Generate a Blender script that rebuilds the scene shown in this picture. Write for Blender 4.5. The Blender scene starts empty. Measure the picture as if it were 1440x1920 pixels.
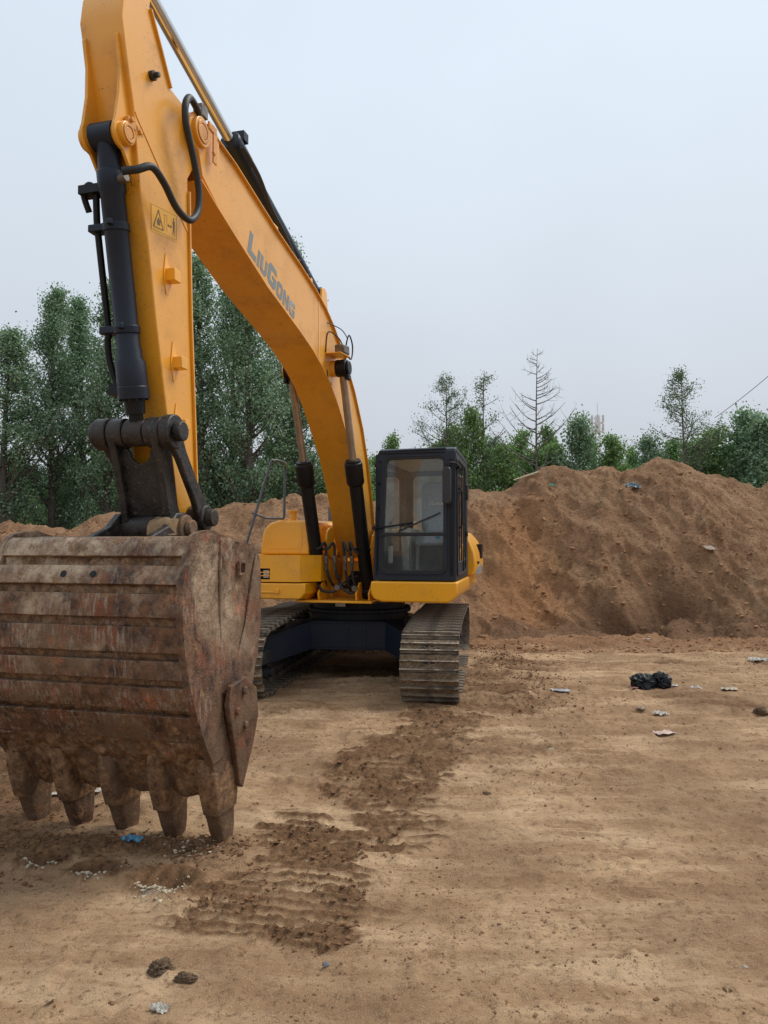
import bpy, bmesh, math, random
import numpy as np
from mathutils import Vector, Matrix, noise as mnoise
random.seed(7)
scene = bpy.context.scene
C = scene.collection
PI = math.pi
R = math.radians

# ------------------------------------------------------------------ camera
cam = bpy.data.objects.new('camera', bpy.data.cameras.new('camera'))
C.objects.link(cam)
cam.location = (0, 0, 1.82)
cam.rotation_euler = (PI/2 + 0.046, 0, 0)
cam.data.sensor_fit = 'VERTICAL'
cam.data.sensor_height = 24.0
cam.data.lens = 1386/1920*24
cam.data.clip_start = 0.05
cam.data.clip_end = 3000
scene.camera = cam

# ------------------------------------------------------------------ sky and sun (overcast)
SUN_EL, SUN_AZ = R(54), R(62)          # azimuth measured clockwise from +Y (north)
w = bpy.data.worlds.new('World'); scene.world = w; w.use_nodes = True
nt = w.node_tree; nt.nodes.clear()
wo = nt.nodes.new('ShaderNodeOutputWorld'); bg = nt.nodes.new('ShaderNodeBackground')
sky = nt.nodes.new('ShaderNodeTexSky'); sky.sky_type = 'NISHITA'; sky.sun_disc = False
sky.sun_elevation = SUN_EL; sky.sun_rotation = SUN_AZ; sky.dust_density = 4; sky.air_density = 1.0
hs = nt.nodes.new('ShaderNodeHueSaturation'); hs.inputs['Saturation'].default_value = 0.45
nt.links.new(sky.outputs[0], hs.inputs['Color'])
sc_ = nt.nodes.new('ShaderNodeVectorMath'); sc_.operation = 'SCALE'; sc_.inputs['Scale'].default_value = 0.010
nt.links.new(hs.outputs[0], sc_.inputs[0])
# the overcast layer: pale blue grey overhead, a little mauve and darker at the horizon
tc = nt.nodes.new('ShaderNodeTexCoord'); sp = nt.nodes.new('ShaderNodeSeparateXYZ')
nt.links.new(tc.outputs['Generated'], sp.inputs[0])
cr = nt.nodes.new('ShaderNodeValToRGB'); e = cr.color_ramp.elements
e[0].position = 0.0; e[0].color = (.50, .525, .58, 1)
e[1].position = 1.0; e[1].color = (.72, .82, .93, 1)
x = e.new(.10); x.color = (.52, .55, .605, 1)
x = e.new(.30); x.color = (.59, .65, .72, 1)
x = e.new(.55); x.color = (.655, .745, .84, 1)
nz = nt.nodes.new('ShaderNodeTexNoise'); nz.inputs['Scale'].default_value = 1.6; nz.inputs['Detail'].default_value = 4
nt.links.new(tc.outputs['Generated'], nz.inputs['Vector'])
mr = nt.nodes.new('ShaderNodeMapRange'); mr.inputs[1].default_value = .3; mr.inputs[2].default_value = .7
mr.inputs[3].default_value = .83; mr.inputs[4].default_value = .94
nt.links.new(nz.outputs[0], mr.inputs[0])
nt.links.new(sp.outputs[2], cr.inputs[0])
s2 = nt.nodes.new('ShaderNodeVectorMath'); s2.operation = 'SCALE'
nt.links.new(cr.outputs[0], s2.inputs[0]); nt.links.new(mr.outputs[0], s2.inputs['Scale'])
ad = nt.nodes.new('ShaderNodeVectorMath'); ad.operation = 'ADD'
nt.links.new(sc_.outputs[0], ad.inputs[0]); nt.links.new(s2.outputs[0], ad.inputs[1])
nt.links.new(ad.outputs[0], bg.inputs[0]); bg.inputs[1].default_value = 1.0
nt.links.new(bg.outputs[0], wo.inputs[0])
sun = bpy.data.objects.new('sun', bpy.data.lights.new('sun', 'SUN')); C.objects.link(sun)
sun.data.energy = 1.9; sun.data.angle = R(22); sun.data.color = (1.0, .96, .9)
sd = Vector((math.sin(SUN_AZ)*math.cos(SUN_EL), math.cos(SUN_AZ)*math.cos(SUN_EL), math.sin(SUN_EL)))
sun.rotation_euler = (-sd).to_track_quat('-Z', 'Y').to_euler()
scene.view_settings.view_transform = 'Standard'; scene.view_settings.look = 'None'
scene.view_settings.exposure = 0.22; scene.view_settings.gamma = 1
scene.cycles.max_bounces = 8; scene.cycles.transparent_max_bounces = 12

# ------------------------------------------------------------------ materials
class NT:
    def __init__(s, name):
        s.m = bpy.data.materials.new(name); s.m.use_nodes = True
        s.t = s.m.node_tree; s.b = s.t.nodes['Principled BSDF']; s.tc = s.t.nodes.new('ShaderNodeTexCoord')
    def new(s, k, **kw):
        n = s.t.nodes.new(k)
        for a, v in kw.items(): setattr(n, a, v)
        return n
    def link(s, a, b): s.t.links.new(a, b)
    def noise(s, scale, detail=6, rough=.6, vec=None, stretch=None, dist=0):
        n = s.new('ShaderNodeTexNoise'); n.inputs['Scale'].default_value = scale; n.inputs['Detail'].default_value = detail
        n.inputs['Roughness'].default_value = rough; n.inputs['Distortion'].default_value = dist
        v = vec or s.tc.outputs['Object']
        if stretch:
            mp = s.new('ShaderNodeMapping'); mp.inputs['Scale'].default_value = stretch; s.link(v, mp.inputs[0]); v = mp.outputs[0]
        s.link(v, n.inputs['Vector']); return n.outputs[0]
    def ramp(s, fac, stops):
        n = s.new('ShaderNodeValToRGB'); el = n.color_ramp.elements
        el[0].position, el[0].color = stops[0][0], (*stops[0][1], 1) if not isinstance(stops[0][1], float) else (*(stops[0][1],)*3, 1)
        el[1].position, el[1].color = stops[-1][0], (*stops[-1][1], 1) if not isinstance(stops[-1][1], float) else (*(stops[-1][1],)*3, 1)
        for p, c in stops[1:-1]:
            q = el.new(p); q.color = (*c, 1) if not isinstance(c, float) else (c, c, c, 1)
        s.link(fac, n.inputs[0]); return n.outputs[0]
    def mix(s, f, a, b, mode='MIX'):
        n = s.new('ShaderNodeMix', data_type='RGBA', blend_type=mode)
        for sock, v in ((0, f), (6, a), (7, b)):
            if isinstance(v, (int, float)): n.inputs[sock].default_value = v
            elif isinstance(v, tuple): n.inputs[sock].default_value = (*v, 1)
            else: s.link(v, n.inputs[sock])
        return n.outputs[2]
    def math(s, op, a, b=None):
        n = s.new('ShaderNodeMath', operation=op)
        for i, v in enumerate((a, b)):
            if v is None: continue
            if isinstance(v, (int, float)): n.inputs[i].default_value = v
            else: s.link(v, n.inputs[i])
        return n.outputs[0]
    def attr(s, name):
        n = s.new('ShaderNodeAttribute', attribute_name=name); return n.outputs['Fac']
    def color(s, c):
        if isinstance(c, tuple): s.b.inputs['Base Color'].default_value = (*c, 1)
        else: s.link(c, s.b.inputs['Base Color'])
    def rough(s, v):
        if isinstance(v, (int, float)): s.b.inputs['Roughness'].default_value = v
        else: s.link(v, s.b.inputs['Roughness'])
    def bump(s, h, strength=.5, dist=.01):
        n = s.new('ShaderNodeBump'); n.inputs['Strength'].default_value = strength; n.inputs['Distance'].default_value = dist
        s.link(h, n.inputs['Height']); s.link(n.outputs[0], s.b.inputs['Normal'])

def paint(name, col, dirt=(.20, .13, .075), amount=.35, rough=.38, coat=.25, scale=1.0, streak=True):
    k = NT(name)
    a = k.noise(2.3*scale, 8, .65)
    b = k.noise(26*scale, 5, .6)
    d = k.math('MULTIPLY', k.ramp(a, [(.50, 0.0), (.78, 1.0)]), k.ramp(b, [(.35, .2), (.7, 1.0)]))
    st = k.noise(9*scale, 5, .7, stretch=(1, 1, .10))
    d2 = k.ramp(st, [(.60, 0.0), (.80, .55)])
    f = k.math('MULTIPLY', k.math('MAXIMUM', d, d2) if streak else d, amount)
    base = k.mix(k.ramp(a, [(.3, 0.0), (.7, .25)]), col, tuple(c*.82 for c in col))
    fade = k.ramp(k.noise(1.1*scale, 6, .6), [(.40, 0.0), (.66, .38 if coat > .3 else 0.0)])
    base = k.mix(fade, base, tuple(min(1, c_*.86+f_) for c_, f_ in zip(col, (.10, .09, .05))))
    lines = k.math('MULTIPLY', k.ramp(k.noise(60, 3, .5, stretch=(.05, 1, 1)), [(.66, 0.0), (.70, 1.0)]), k.ramp(k.noise(2.2, 4, .6), [(.52, 0.0), (.62, .6)]))
    base = k.mix(k.math('MULTIPLY', lines, amount), base, dirt)
    sc = k.math('MULTIPLY', k.ramp(k.noise(46*scale, 3, .5), [(.66, 0.0), (.69, 1.0)]), k.ramp(k.noise(3.3*scale, 5, .6), [(.46, 0.0), (.60, 1.0)]))
    c1 = k.mix(f, base, dirt)
    c2 = k.mix(k.math('MULTIPLY', sc, min(1, amount*1.6)), c1, (.09, .035, .016))
    k.color(c2); k.rough(k.ramp(f, [(0, rough), (.5, .8)]))
    k.b.inputs['Coat Weight'].default_value = coat; k.b.inputs['Specular IOR Level'].default_value = .5 if coat else .3; k.b.inputs['Coat Roughness'].default_value = .22
    k.bump(b, .06, .01)
    return k.m
def simple(name, col, rough=.6, metal=0, var=.25, scale=12, bump=.1, spec=.5):
    k = NT(name); n = k.noise(scale, 6, .65)
    k.color(k.mix(k.ramp(n, [(.3, 0.0), (.7, 1.0)]), tuple(c*(1-var) for c in col), tuple(min(1, c*(1+var)) for c in col)))
    k.rough(rough); k.b.inputs['Metallic'].default_value = metal; k.b.inputs['Specular IOR Level'].default_value = spec
    k.bump(n, bump, .01); return k.m
M = {}
M['yellow'] = paint('yellow_paint', (.92, .405, .006), amount=.45, rough=.34, coat=.55)
M['boom'] = paint('faded_boom_paint', (.82, .36, .016), dirt=(.25, .13, .06), amount=.70, rough=.40, coat=.45, scale=1.3)
M['navy'] = paint('dark_paint', (.011, .017, .030), dirt=(.07, .055, .045), amount=.28, rough=.40, coat=.0)
M['black'] = paint('black_paint', (.005, .006, .008), dirt=(.05, .04, .03), amount=.22, rough=.45, coat=.0)
M['cabpaint'] = paint('cab_paint', (.022, .028, .040), dirt=(.09, .08, .07), amount=.18, rough=.42, coat=.0)
M['rubber'] = simple('rubber', (.014, .014, .015), .55, var=.4, bump=.25)
M['chrome'] = simple('rod_chrome', (.34, .27, .21), .30, .65, var=.25, scale=6, bump=.02)
M['chrome2'] = simple('bright_chrome', (.62, .62, .62), .10, 1.0, var=.1, scale=6, bump=.01)
M['steel'] = simple('worn_steel', (.16, .14, .12), .5, .6, var=.4, scale=20, bump=.4)
M['white'] = simple('off_white', (.60, .60, .57), .7)
M['grey_decal'] = simple('decal_grey', (.20, .235, .24), .55, var=.1)
M['blue'] = simple('blue_plastic', (.03, .17, .30), .5)
M['seat'] = simple('seat_fabric', (.26, .30, .33), .9, var=.15, scale=30)
M['interior'] = simple('interior_plastic', (.34, .36, .34), .8, var=.2)
M['interior_dark'] = simple('interior_dark', (.05, .05, .052), .8, var=.2)
# greasy linkage castings
k = NT('greasy_casting'); n1 = k.noise(7, 8, .7); n2 = k.noise(40, 5, .6)
c = k.mix(k.ramp(n1, [(.42, 0.0), (.66, 1.0)]), (.010, .010, .010), (.050, .036, .026))
c = k.mix(k.math('MULTIPLY', k.ramp(n2, [(.60, 0.0), (.68, 1.0)]), .5), c, (.19, .14, .09))
k.color(c); k.rough(k.ramp(n1, [(.4, .35), (.6, .7)])); k.bump(n2, .5, .012); M['grease'] = k.m
# bucket: rust, bare steel scratches, paint remains, dried mud, plus light and shade painted by height
def rusty(name, mud_amt, lightness=1.0, bare=.75):
    k = NT(name)
    a = k.noise(1.5, 8, .62, dist=.6); a2 = k.noise(2.7, 7, .6); b = k.noise(9, 8, .68); s = k.noise(38, 6, .78, stretch=(1, 1, .16)); f = k.noise(60, 4, .6)
    L = lambda c_: tuple(q*lightness for q in c_)
    c = k.mix(k.ramp(b, [(.38, 0.0), (.62, 1.0)]), L((.040, .020, .012)), L((.19, .085, .040)))
    c = k.mix(k.ramp(a, [(.47, 0.0), (.54, .75)]), c, L((.185, .115, .062)))
    c = k.mix(k.math('MULTIPLY', k.ramp(a2, [(.54, 0.0), (.62, 1.0)]), .45), c, L((.23, .065, .022)))
    sc = k.math('MULTIPLY', k.ramp(s, [(.50, 0.0), (.60, 1.0)]), k.ramp(a2, [(.44, 0.0), (.58, 1.0)]))
    c = k.mix(k.math('MULTIPLY', sc, bare), c, L((.34, .29, .23)))
    o = k.math('MULTIPLY', k.ramp(k.noise(2.6, 7, .75), [(.57, 0.0), (.64, 1.0)]), k.ramp(f, [(.42, 0.0), (.6, .9)]))
    c = k.mix(o, c, (.46, .115, .028))
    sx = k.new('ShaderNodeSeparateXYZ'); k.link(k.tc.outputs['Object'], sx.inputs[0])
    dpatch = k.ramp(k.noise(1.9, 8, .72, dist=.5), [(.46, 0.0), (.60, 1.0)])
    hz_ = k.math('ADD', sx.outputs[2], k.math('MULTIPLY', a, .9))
    dust = k.math('MULTIPLY', k.ramp(k.math('MULTIPLY', hz_, .4), [(.50, 0.0), (.82, 1.0)]), k.math('MULTIPLY', dpatch, k.ramp(k.noise(7, 8, .78), [(.40, .15), (.58, 1.0)])))  # patchy pale dust, stronger higher up to paint the light from above
    c = k.mix(dust, c, (.50, .375, .25)); low_shade = k.ramp(k.math('MULTIPLY', hz_, .4), [(.36, .35), (.56, 0.0)])
    c = k.mix(low_shade, c, (.060, .030, .016))  # painted shade: colour darkens towards the bottom of the bucket
    if mud_amt:
        mm = k.ramp(k.noise(4.2, 8, .75), [(.62-mud_amt*.25, 0.0), (.66-mud_amt*.22, 1.0)])
        c = k.mix(mm, c, k.mix(k.ramp(k.noise(17, 8, .75), [(.38, 0.0), (.62, 1.0)]), (.085, .042, .020), (.31, .175, .085)))
    k.color(c); k.rough(k.ramp(b, [(.3, .42), (.7, .85)])); k.b.inputs['Metallic'].default_value = .15
    h = k.math('ADD', b, k.math('MULTIPLY', f, .5)); k.bump(h, .8, .018); return k.m
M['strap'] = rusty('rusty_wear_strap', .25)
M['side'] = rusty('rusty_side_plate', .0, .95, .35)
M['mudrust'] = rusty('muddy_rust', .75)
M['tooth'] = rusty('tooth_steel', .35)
# track shoes
k = NT('dusty_track_steel'); n1 = k.noise(6, 8, .7); n2 = k.noise(28, 6, .65)
c = k.mix(k.ramp(n1, [(.38, 0.0), (.62, 1.0)]), (.05, .042, .034), (.24, .18, .12))
c = k.mix(k.ramp(n2, [(.55, 0.0), (.66, .8)]), c, (.17, .10, .06))
k.color(c); k.rough(.7); k.bump(n2, .5, .01); M['shoe'] = k.m
M['dusty'] = paint('dusty_frame', (.045, .045, .045), dirt=(.24, .17, .11), amount=.9, rough=.6, coat=0)
k = NT('packed_dust'); n1 = k.noise(7, 8, .7); n2 = k.noise(35, 6, .65)
k.color(k.mix(k.ramp(n2, [(.45, 0.0), (.62, .8)]), k.mix(k.ramp(n1, [(.38, 0.0), (.62, 1.0)]), (.13, .090, .055), (.38, .27, .165)), (.11, .062, .034))); k.rough(.9); k.bump(n2, .8, .02); M['shoe_dust'] = k.m
k = NT('scraped_edge'); n1 = k.noise(9, 8, .7)
k.color(k.mix(k.ramp(n1, [(.40, 0.0), (.60, 1.0)]), (.12, .10, .08), (.50, .42, .32))); k.rough(.5); k.b.inputs['Metallic'].default_value = .35; M['shoe_edge'] = k.m
# glass
def glass(name, tint, film, filmcol):
    k = NT(name); t = k.t; t.nodes.remove(k.b)
    out = t.nodes['Material Output']
    tr = k.new('ShaderNodeBsdfTransparent'); tr.inputs[0].default_value = (*tint, 1)
    gl = k.new('ShaderNodeBsdfGlossy'); gl.inputs['Roughness'].default_value = .03
    df = k.new('ShaderNodeBsdfDiffuse'); df.inputs[0].default_value = (*filmcol, 1)
    fr = k.new('ShaderNodeFresnel'); fr.inputs[0].default_value = 1.5
    m1 = k.new('ShaderNodeMixShader'); m2 = k.new('ShaderNodeMixShader')
    n = k.noise(5, 6, .7); k.link(k.ramp(n, [(.3, film*.6), (.75, film*1.5)]), m1.inputs[0])
    k.link(tr.outputs[0], m1.inputs[1]); k.link(df.outputs[0], m1.inputs[2])
    k.link(k.math('MULTIPLY', fr.outputs[0], 1.6), m2.inputs[0]); k.link(m1.outputs[0], m2.inputs[1]); k.link(gl.outputs[0], m2.inputs[2])
    k.link(m2.outputs[0], out.inputs[0]); return k.m
M['glass'] = glass('dusty_glass', (.90, .94, .93), .08, (.55, .60, .58))
M['rear_glass'] = glass('pale_view_rear_glass', (.75, .80, .78), .75, (.62, .68, .64))  # heavy pale film paints the bright background into the rear window
M['mirror'] = simple('mirror_black', (.02, .02, .022), .3)
# leaves and bark
def leafmat(name, dark, light, transl):
    k = NT(name); t = k.t; out = t.nodes['Material Output']
    a = k.attr('tint'); c = k.mix(a, dark, light)
    k.color(c); k.rough(.5); k.b.inputs['Specular IOR Level'].default_value = .22
    tl = k.new('ShaderNodeBsdfTranslucent'); k.link(k.mix(.5, c, (.10, .16, .03)), tl.inputs[0])
    m = k.new('ShaderNodeMixShader'); m.inputs[0].default_value = transl
    k.link(k.b.outputs[0], m.inputs[1]); k.link(tl.outputs[0], m.inputs[2]); k.link(m.outputs[0], out.inputs[0]); return k.m
M['leaf_poplar'] = leafmat('poplar_leaves', (.075, .170, .095), (.50, .68, .45), .45)
M['leaf_young'] = leafmat('young_tree_leaves', (.10, .22, .075), (.44, .63, .25), .42)
M['leaf_sparse'] = leafmat('sparse_tree_leaves', (.07, .12, .06), (.24, .33, .17), .3)
M['bark'] = simple('bark', (.10, .085, .070), .9, var=.4, scale=8, bump=.6)
M['bark_bare'] = simple('bare_bark', (.13, .115, .10), .9, var=.3, scale=8, bump=.4)

# ------------------------------------------------------------------ mesh helpers
class MB:
    def __init__(s): s.v = []; s.f = []
    def add(s, vs, fs):
        o = len(s.v); s.v += [tuple(p) for p in vs]; s.f += [tuple(i+o for i in f) for f in fs]; return s
    def box(s, x0, x1, y0, y1, z0, z1):
        return s.add([(x, y, z) for x in (x0, x1) for y in (y0, y1) for z in (z0, z1)],
                     [(0, 1, 3, 2), (4, 6, 7, 5), (0, 4, 5, 1), (2, 3, 7, 6), (0, 2, 6, 4), (1, 5, 7, 3)])
    def prism(s, poly, y0, y1, axis='y', tri=False):
        """poly in (X,Z) extruded over Y (axis y), or (Y,Z) over X (axis x), or (X,Y) over Z (axis z)"""
        n = len(poly)
        def P(p, t): return {'y': (p[0], t, p[1]), 'x': (t, p[0], p[1]), 'z': (p[0], p[1], t)}[axis]
        a = [P(p, y0) for p in poly]; b = [P(p, y1) for p in poly]
        s.add(a+b, [tuple(range(n)), tuple(range(2*n-1, n-1, -1))] + [(i, i+n, (i+1) % n+n, (i+1) % n) for i in range(n)])
        return s
    def tube(s, pts, r, seg=10, cap=True):
        pts = [Vector(p) for p in pts]; n = len(pts); rs = r if isinstance(r, (list, tuple)) else [r]*n
        vs = []; prev = None
        for i, p in enumerate(pts):
            d = (pts[min(i+1, n-1)]-pts[max(i-1, 0)]).normalized()
            if prev is None:
                u = d.cross(Vector((0, 0, 1)));
                if u.length < .1: u = d.cross(Vector((0, 1, 0)))
                u.normalize()
            else:
                u = (prev - d*prev.dot(d));
                if u.length < 1e-5: u = d.cross(Vector((0, 0, 1)))
                u.normalize()
            prev = u; v = d.cross(u)
            for k in range(seg):
                a = 2*PI*k/seg; vs.append(p + (u*math.cos(a)+v*math.sin(a))*rs[i])
        fs = [(i*seg+k, i*seg+(k+1) % seg, (i+1)*seg+(k+1) % seg, (i+1)*seg+k) for i in range(n-1) for k in range(seg)]
        if cap: fs += [tuple(range(seg-1, -1, -1)), tuple((n-1)*seg+k for k in range(seg))]
        return s.add(vs, fs)
    def cyl(s, a, b, r, r2=None, seg=24): return s.tube([a, b], [r, r if r2 is None else r2], seg)
    def ring(s, a, b, r, ri, seg=24):
        a = Vector(a); b = Vector(b); d = (b-a).normalized(); u = d.orthogonal().normalized(); v = d.cross(u); vs = []
        for (p, q) in ((a, r), (b, r), (b, ri), (a, ri)):
            vs += [p+(u*math.cos(2*PI*k/seg)+v*math.sin(2*PI*k/seg))*q for k in range(seg)]
        return s.add(vs, [(j*seg+k, j*seg+(k+1) % seg, ((j+1) % 4)*seg+(k+1) % seg, ((j+1) % 4)*seg+k) for j in range(4) for k in range(seg)])
    def quadgrid(s, rows):
        n = len(rows[0]); vs = [p for r in rows for p in r]
        return s.add(vs, [(i*n+j, i*n+j+1, (i+1)*n+j+1, (i+1)*n+j) for i in range(len(rows)-1) for j in range(n-1)])

def spline(pts, n=8):
    pts = [Vector(p) for p in pts]; out = []
    for i in range(len(pts)-1):
        p0 = pts[max(i-1, 0)]; p1 = pts[i]; p2 = pts[i+1]; p3 = pts[min(i+2, len(pts)-1)]
        for k in range(n):
            t = k/n
            out.append(.5*((2*p1)+(p2-p0)*t+(2*p0-5*p1+4*p2-p3)*t*t+(3*p1-p0-3*p2+p3)*t**3))
    out.append(pts[-1]); return out
def rrect(x0, x1, z0, z1, r, n=6):
    out = []
    for cx, cz, a0 in ((x1-r, z1-r, 0), (x0+r, z1-r, 90), (x0+r, z0+r, 180), (x1-r, z0+r, 270)):
        for k in range(n+1):
            a = R(a0+90*k/n); out.append((cx+r*math.cos(a), cz+r*math.sin(a)))
    return out
def frame_loop(mb, outer, inner, P, t0, t1):
    """flat ring between two loops of equal length, given thickness"""
    n = len(outer); vs = [P(p, t0) for p in outer]+[P(p, t0) for p in inner]+[P(p, t1) for p in outer]+[P(p, t1) for p in inner]
    fs = []
    for i in range(n):
        j = (i+1) % n
        fs += [(i, j, n+j, n+i), (2*n+i, 3*n+i, 3*n+j, 2*n+j), (i, 2*n+i, 2*n+j, j), (n+i, n+j, 3*n+j, 3*n+i)]
    mb.add(vs, fs)
def obj(name, mb, mat, parent=None, bevel=0, smooth=35, rot=None, seg=2):
    me = bpy.data.meshes.new(name); me.from_pydata(mb.v, [], mb.f)
    bm = bmesh.new(); bm.from_mesh(me); bmesh.ops.remove_doubles(bm, verts=bm.verts, dist=1e-5); bmesh.ops.recalc_face_normals(bm, faces=bm.faces)
    bm.to_mesh(me); bm.free()
    if isinstance(mat, list):
        for m_ in mat: me.materials.append(m_)
    elif mat: me.materials.append(mat)
    if smooth: me.shade_smooth(); me.set_sharp_from_angle(angle=R(smooth))
    o = bpy.data.objects.new(name, me); C.objects.link(o)
    if parent: o.parent = parent
    if rot is not None: o.rotation_euler.z = rot
    if bevel:
        b = o.modifiers.new('bevel', 'BEVEL'); b.width = bevel; b.segments = seg; b.limit_method = 'ANGLE'; b.angle_limit = R(40)
        b.harden_normals = False
    return o
def tag(o, label=None, cat=None, group=None, kind=None):
    if label: o['label'] = label
    if cat: o['category'] = cat
    if group: o['group'] = group
    if kind: o['kind'] = kind
    return o
def thing(name, label, cat, loc=(0, 0, 0), rz=0, group=None):
    o = bpy.data.objects.new(name, None); C.objects.link(o); o.location = loc; o.rotation_euler.z = rz
    o.empty_display_size = .2; return tag(o, label, cat, group)

# ------------------------------------------------------------------ numpy noise
def _h(ix, iy, s):
    n = (ix.astype(np.int64)*374761393 + iy.astype(np.int64)*668265263 + s*974711) & 0xffffffff
    n = ((n ^ (n >> 13))*1274126177) & 0xffffffff
    n = (n ^ (n >> 16)) & 0xffffffff
    return n/4294967295.0
def vn(x, y, s=0):
    ix = np.floor(x); iy = np.floor(y); fx = x-ix; fy = y-iy
    fx = fx*fx*fx*(fx*(fx*6-15)+10); fy = fy*fy*fy*(fy*(fy*6-15)+10)
    a = _h(ix, iy, s); b = _h(ix+1, iy, s); c = _h(ix, iy+1, s); d = _h(ix+1, iy+1, s)
    return (a+(b-a)*fx)*(1-fy)+(c+(d-c)*fx)*fy
def fbm(x, y, s=0, o=4, g=.5):
    t = 0; a = 1; n = 0
    for i in range(o):
        cs, sn = math.cos(i*1.3), math.sin(i*1.3)
        t = t+a*vn((x*cs-y*sn)*2**i, (x*sn+y*cs)*2**i, s+i*17); n += a; a *= g
    return t/n
def ridged(x, y, s=0, o=3):
    t = 0; a = 1; n = 0
    for i in range(o):
        cs, sn = math.cos(i*1.7+.4), math.sin(i*1.7+.4)
        t = t+a*(1-np.abs(2*vn((x*cs-y*sn)*2**i, (x*sn+y*cs)*2**i, s+i*11)-1)); n += a; a *= .5
    return t/n
def sstep(a, b, x): t = np.clip((x-a)/(b-a), 0, 1); return t*t*(3-2*t)
def polydist(x, y, P):
    """signed distance, positive inside"""
    d = np.full(x.shape, 1e9); ins = np.zeros(x.shape, bool); n = len(P)
    for i in range(n):
        ax, ay = P[i]; bx, by = P[(i+1) % n]
        ex, ey = bx-ax, by-ay; t = np.clip(((x-ax)*ex+(y-ay)*ey)/(ex*ex+ey*ey), 0, 1)
        d = np.minimum(d, np.hypot(x-ax-t*ex, y-ay-t*ey))
        cnd = (ay > y) != (by > y)
        xi = ax+(y-ay)/((by-ay) if by != ay else 1e-9)*ex
        ins ^= cnd & (x < xi)
    return np.where(ins, d, -d)
def grid_object(name, xs, ys, hf, mat, attrs=True):
    X, Y = np.meshgrid(xs, ys); Z, A = hf(X, Y)
    nx, ny = len(xs), len(ys)
    co = np.stack([X, Y, Z], -1).reshape(-1, 3).astype(np.float32)
    idx = np.arange(nx*ny).reshape(ny, nx)
    q = np.stack([idx[:-1, :-1], idx[:-1, 1:], idx[1:, 1:], idx[1:, :-1]], -1).reshape(-1, 4).astype(np.int32)
    me = bpy.data.meshes.new(name); me.vertices.add(len(co)); me.vertices.foreach_set('co', co.ravel())
    me.loops.add(q.size); me.loops.foreach_set('vertex_index', q.ravel())
    me.polygons.add(len(q)); me.polygons.foreach_set('loop_start', np.arange(0, q.size, 4, dtype=np.int32))
    me.polygons.foreach_set('loop_total', np.full(len(q), 4, np.int32)); me.update(calc_edges=True)
    for k_, v_ in A.items():
        a = me.attributes.new(k_, 'FLOAT', 'POINT'); a.data.foreach_set('value', v_.reshape(-1).astype(np.float32))
    me.polygons.foreach_set('use_smooth', np.ones(len(q), bool)); me.materials.append(mat)
    o = bpy.data.objects.new(name, me); C.objects.link(o); return o

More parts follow.
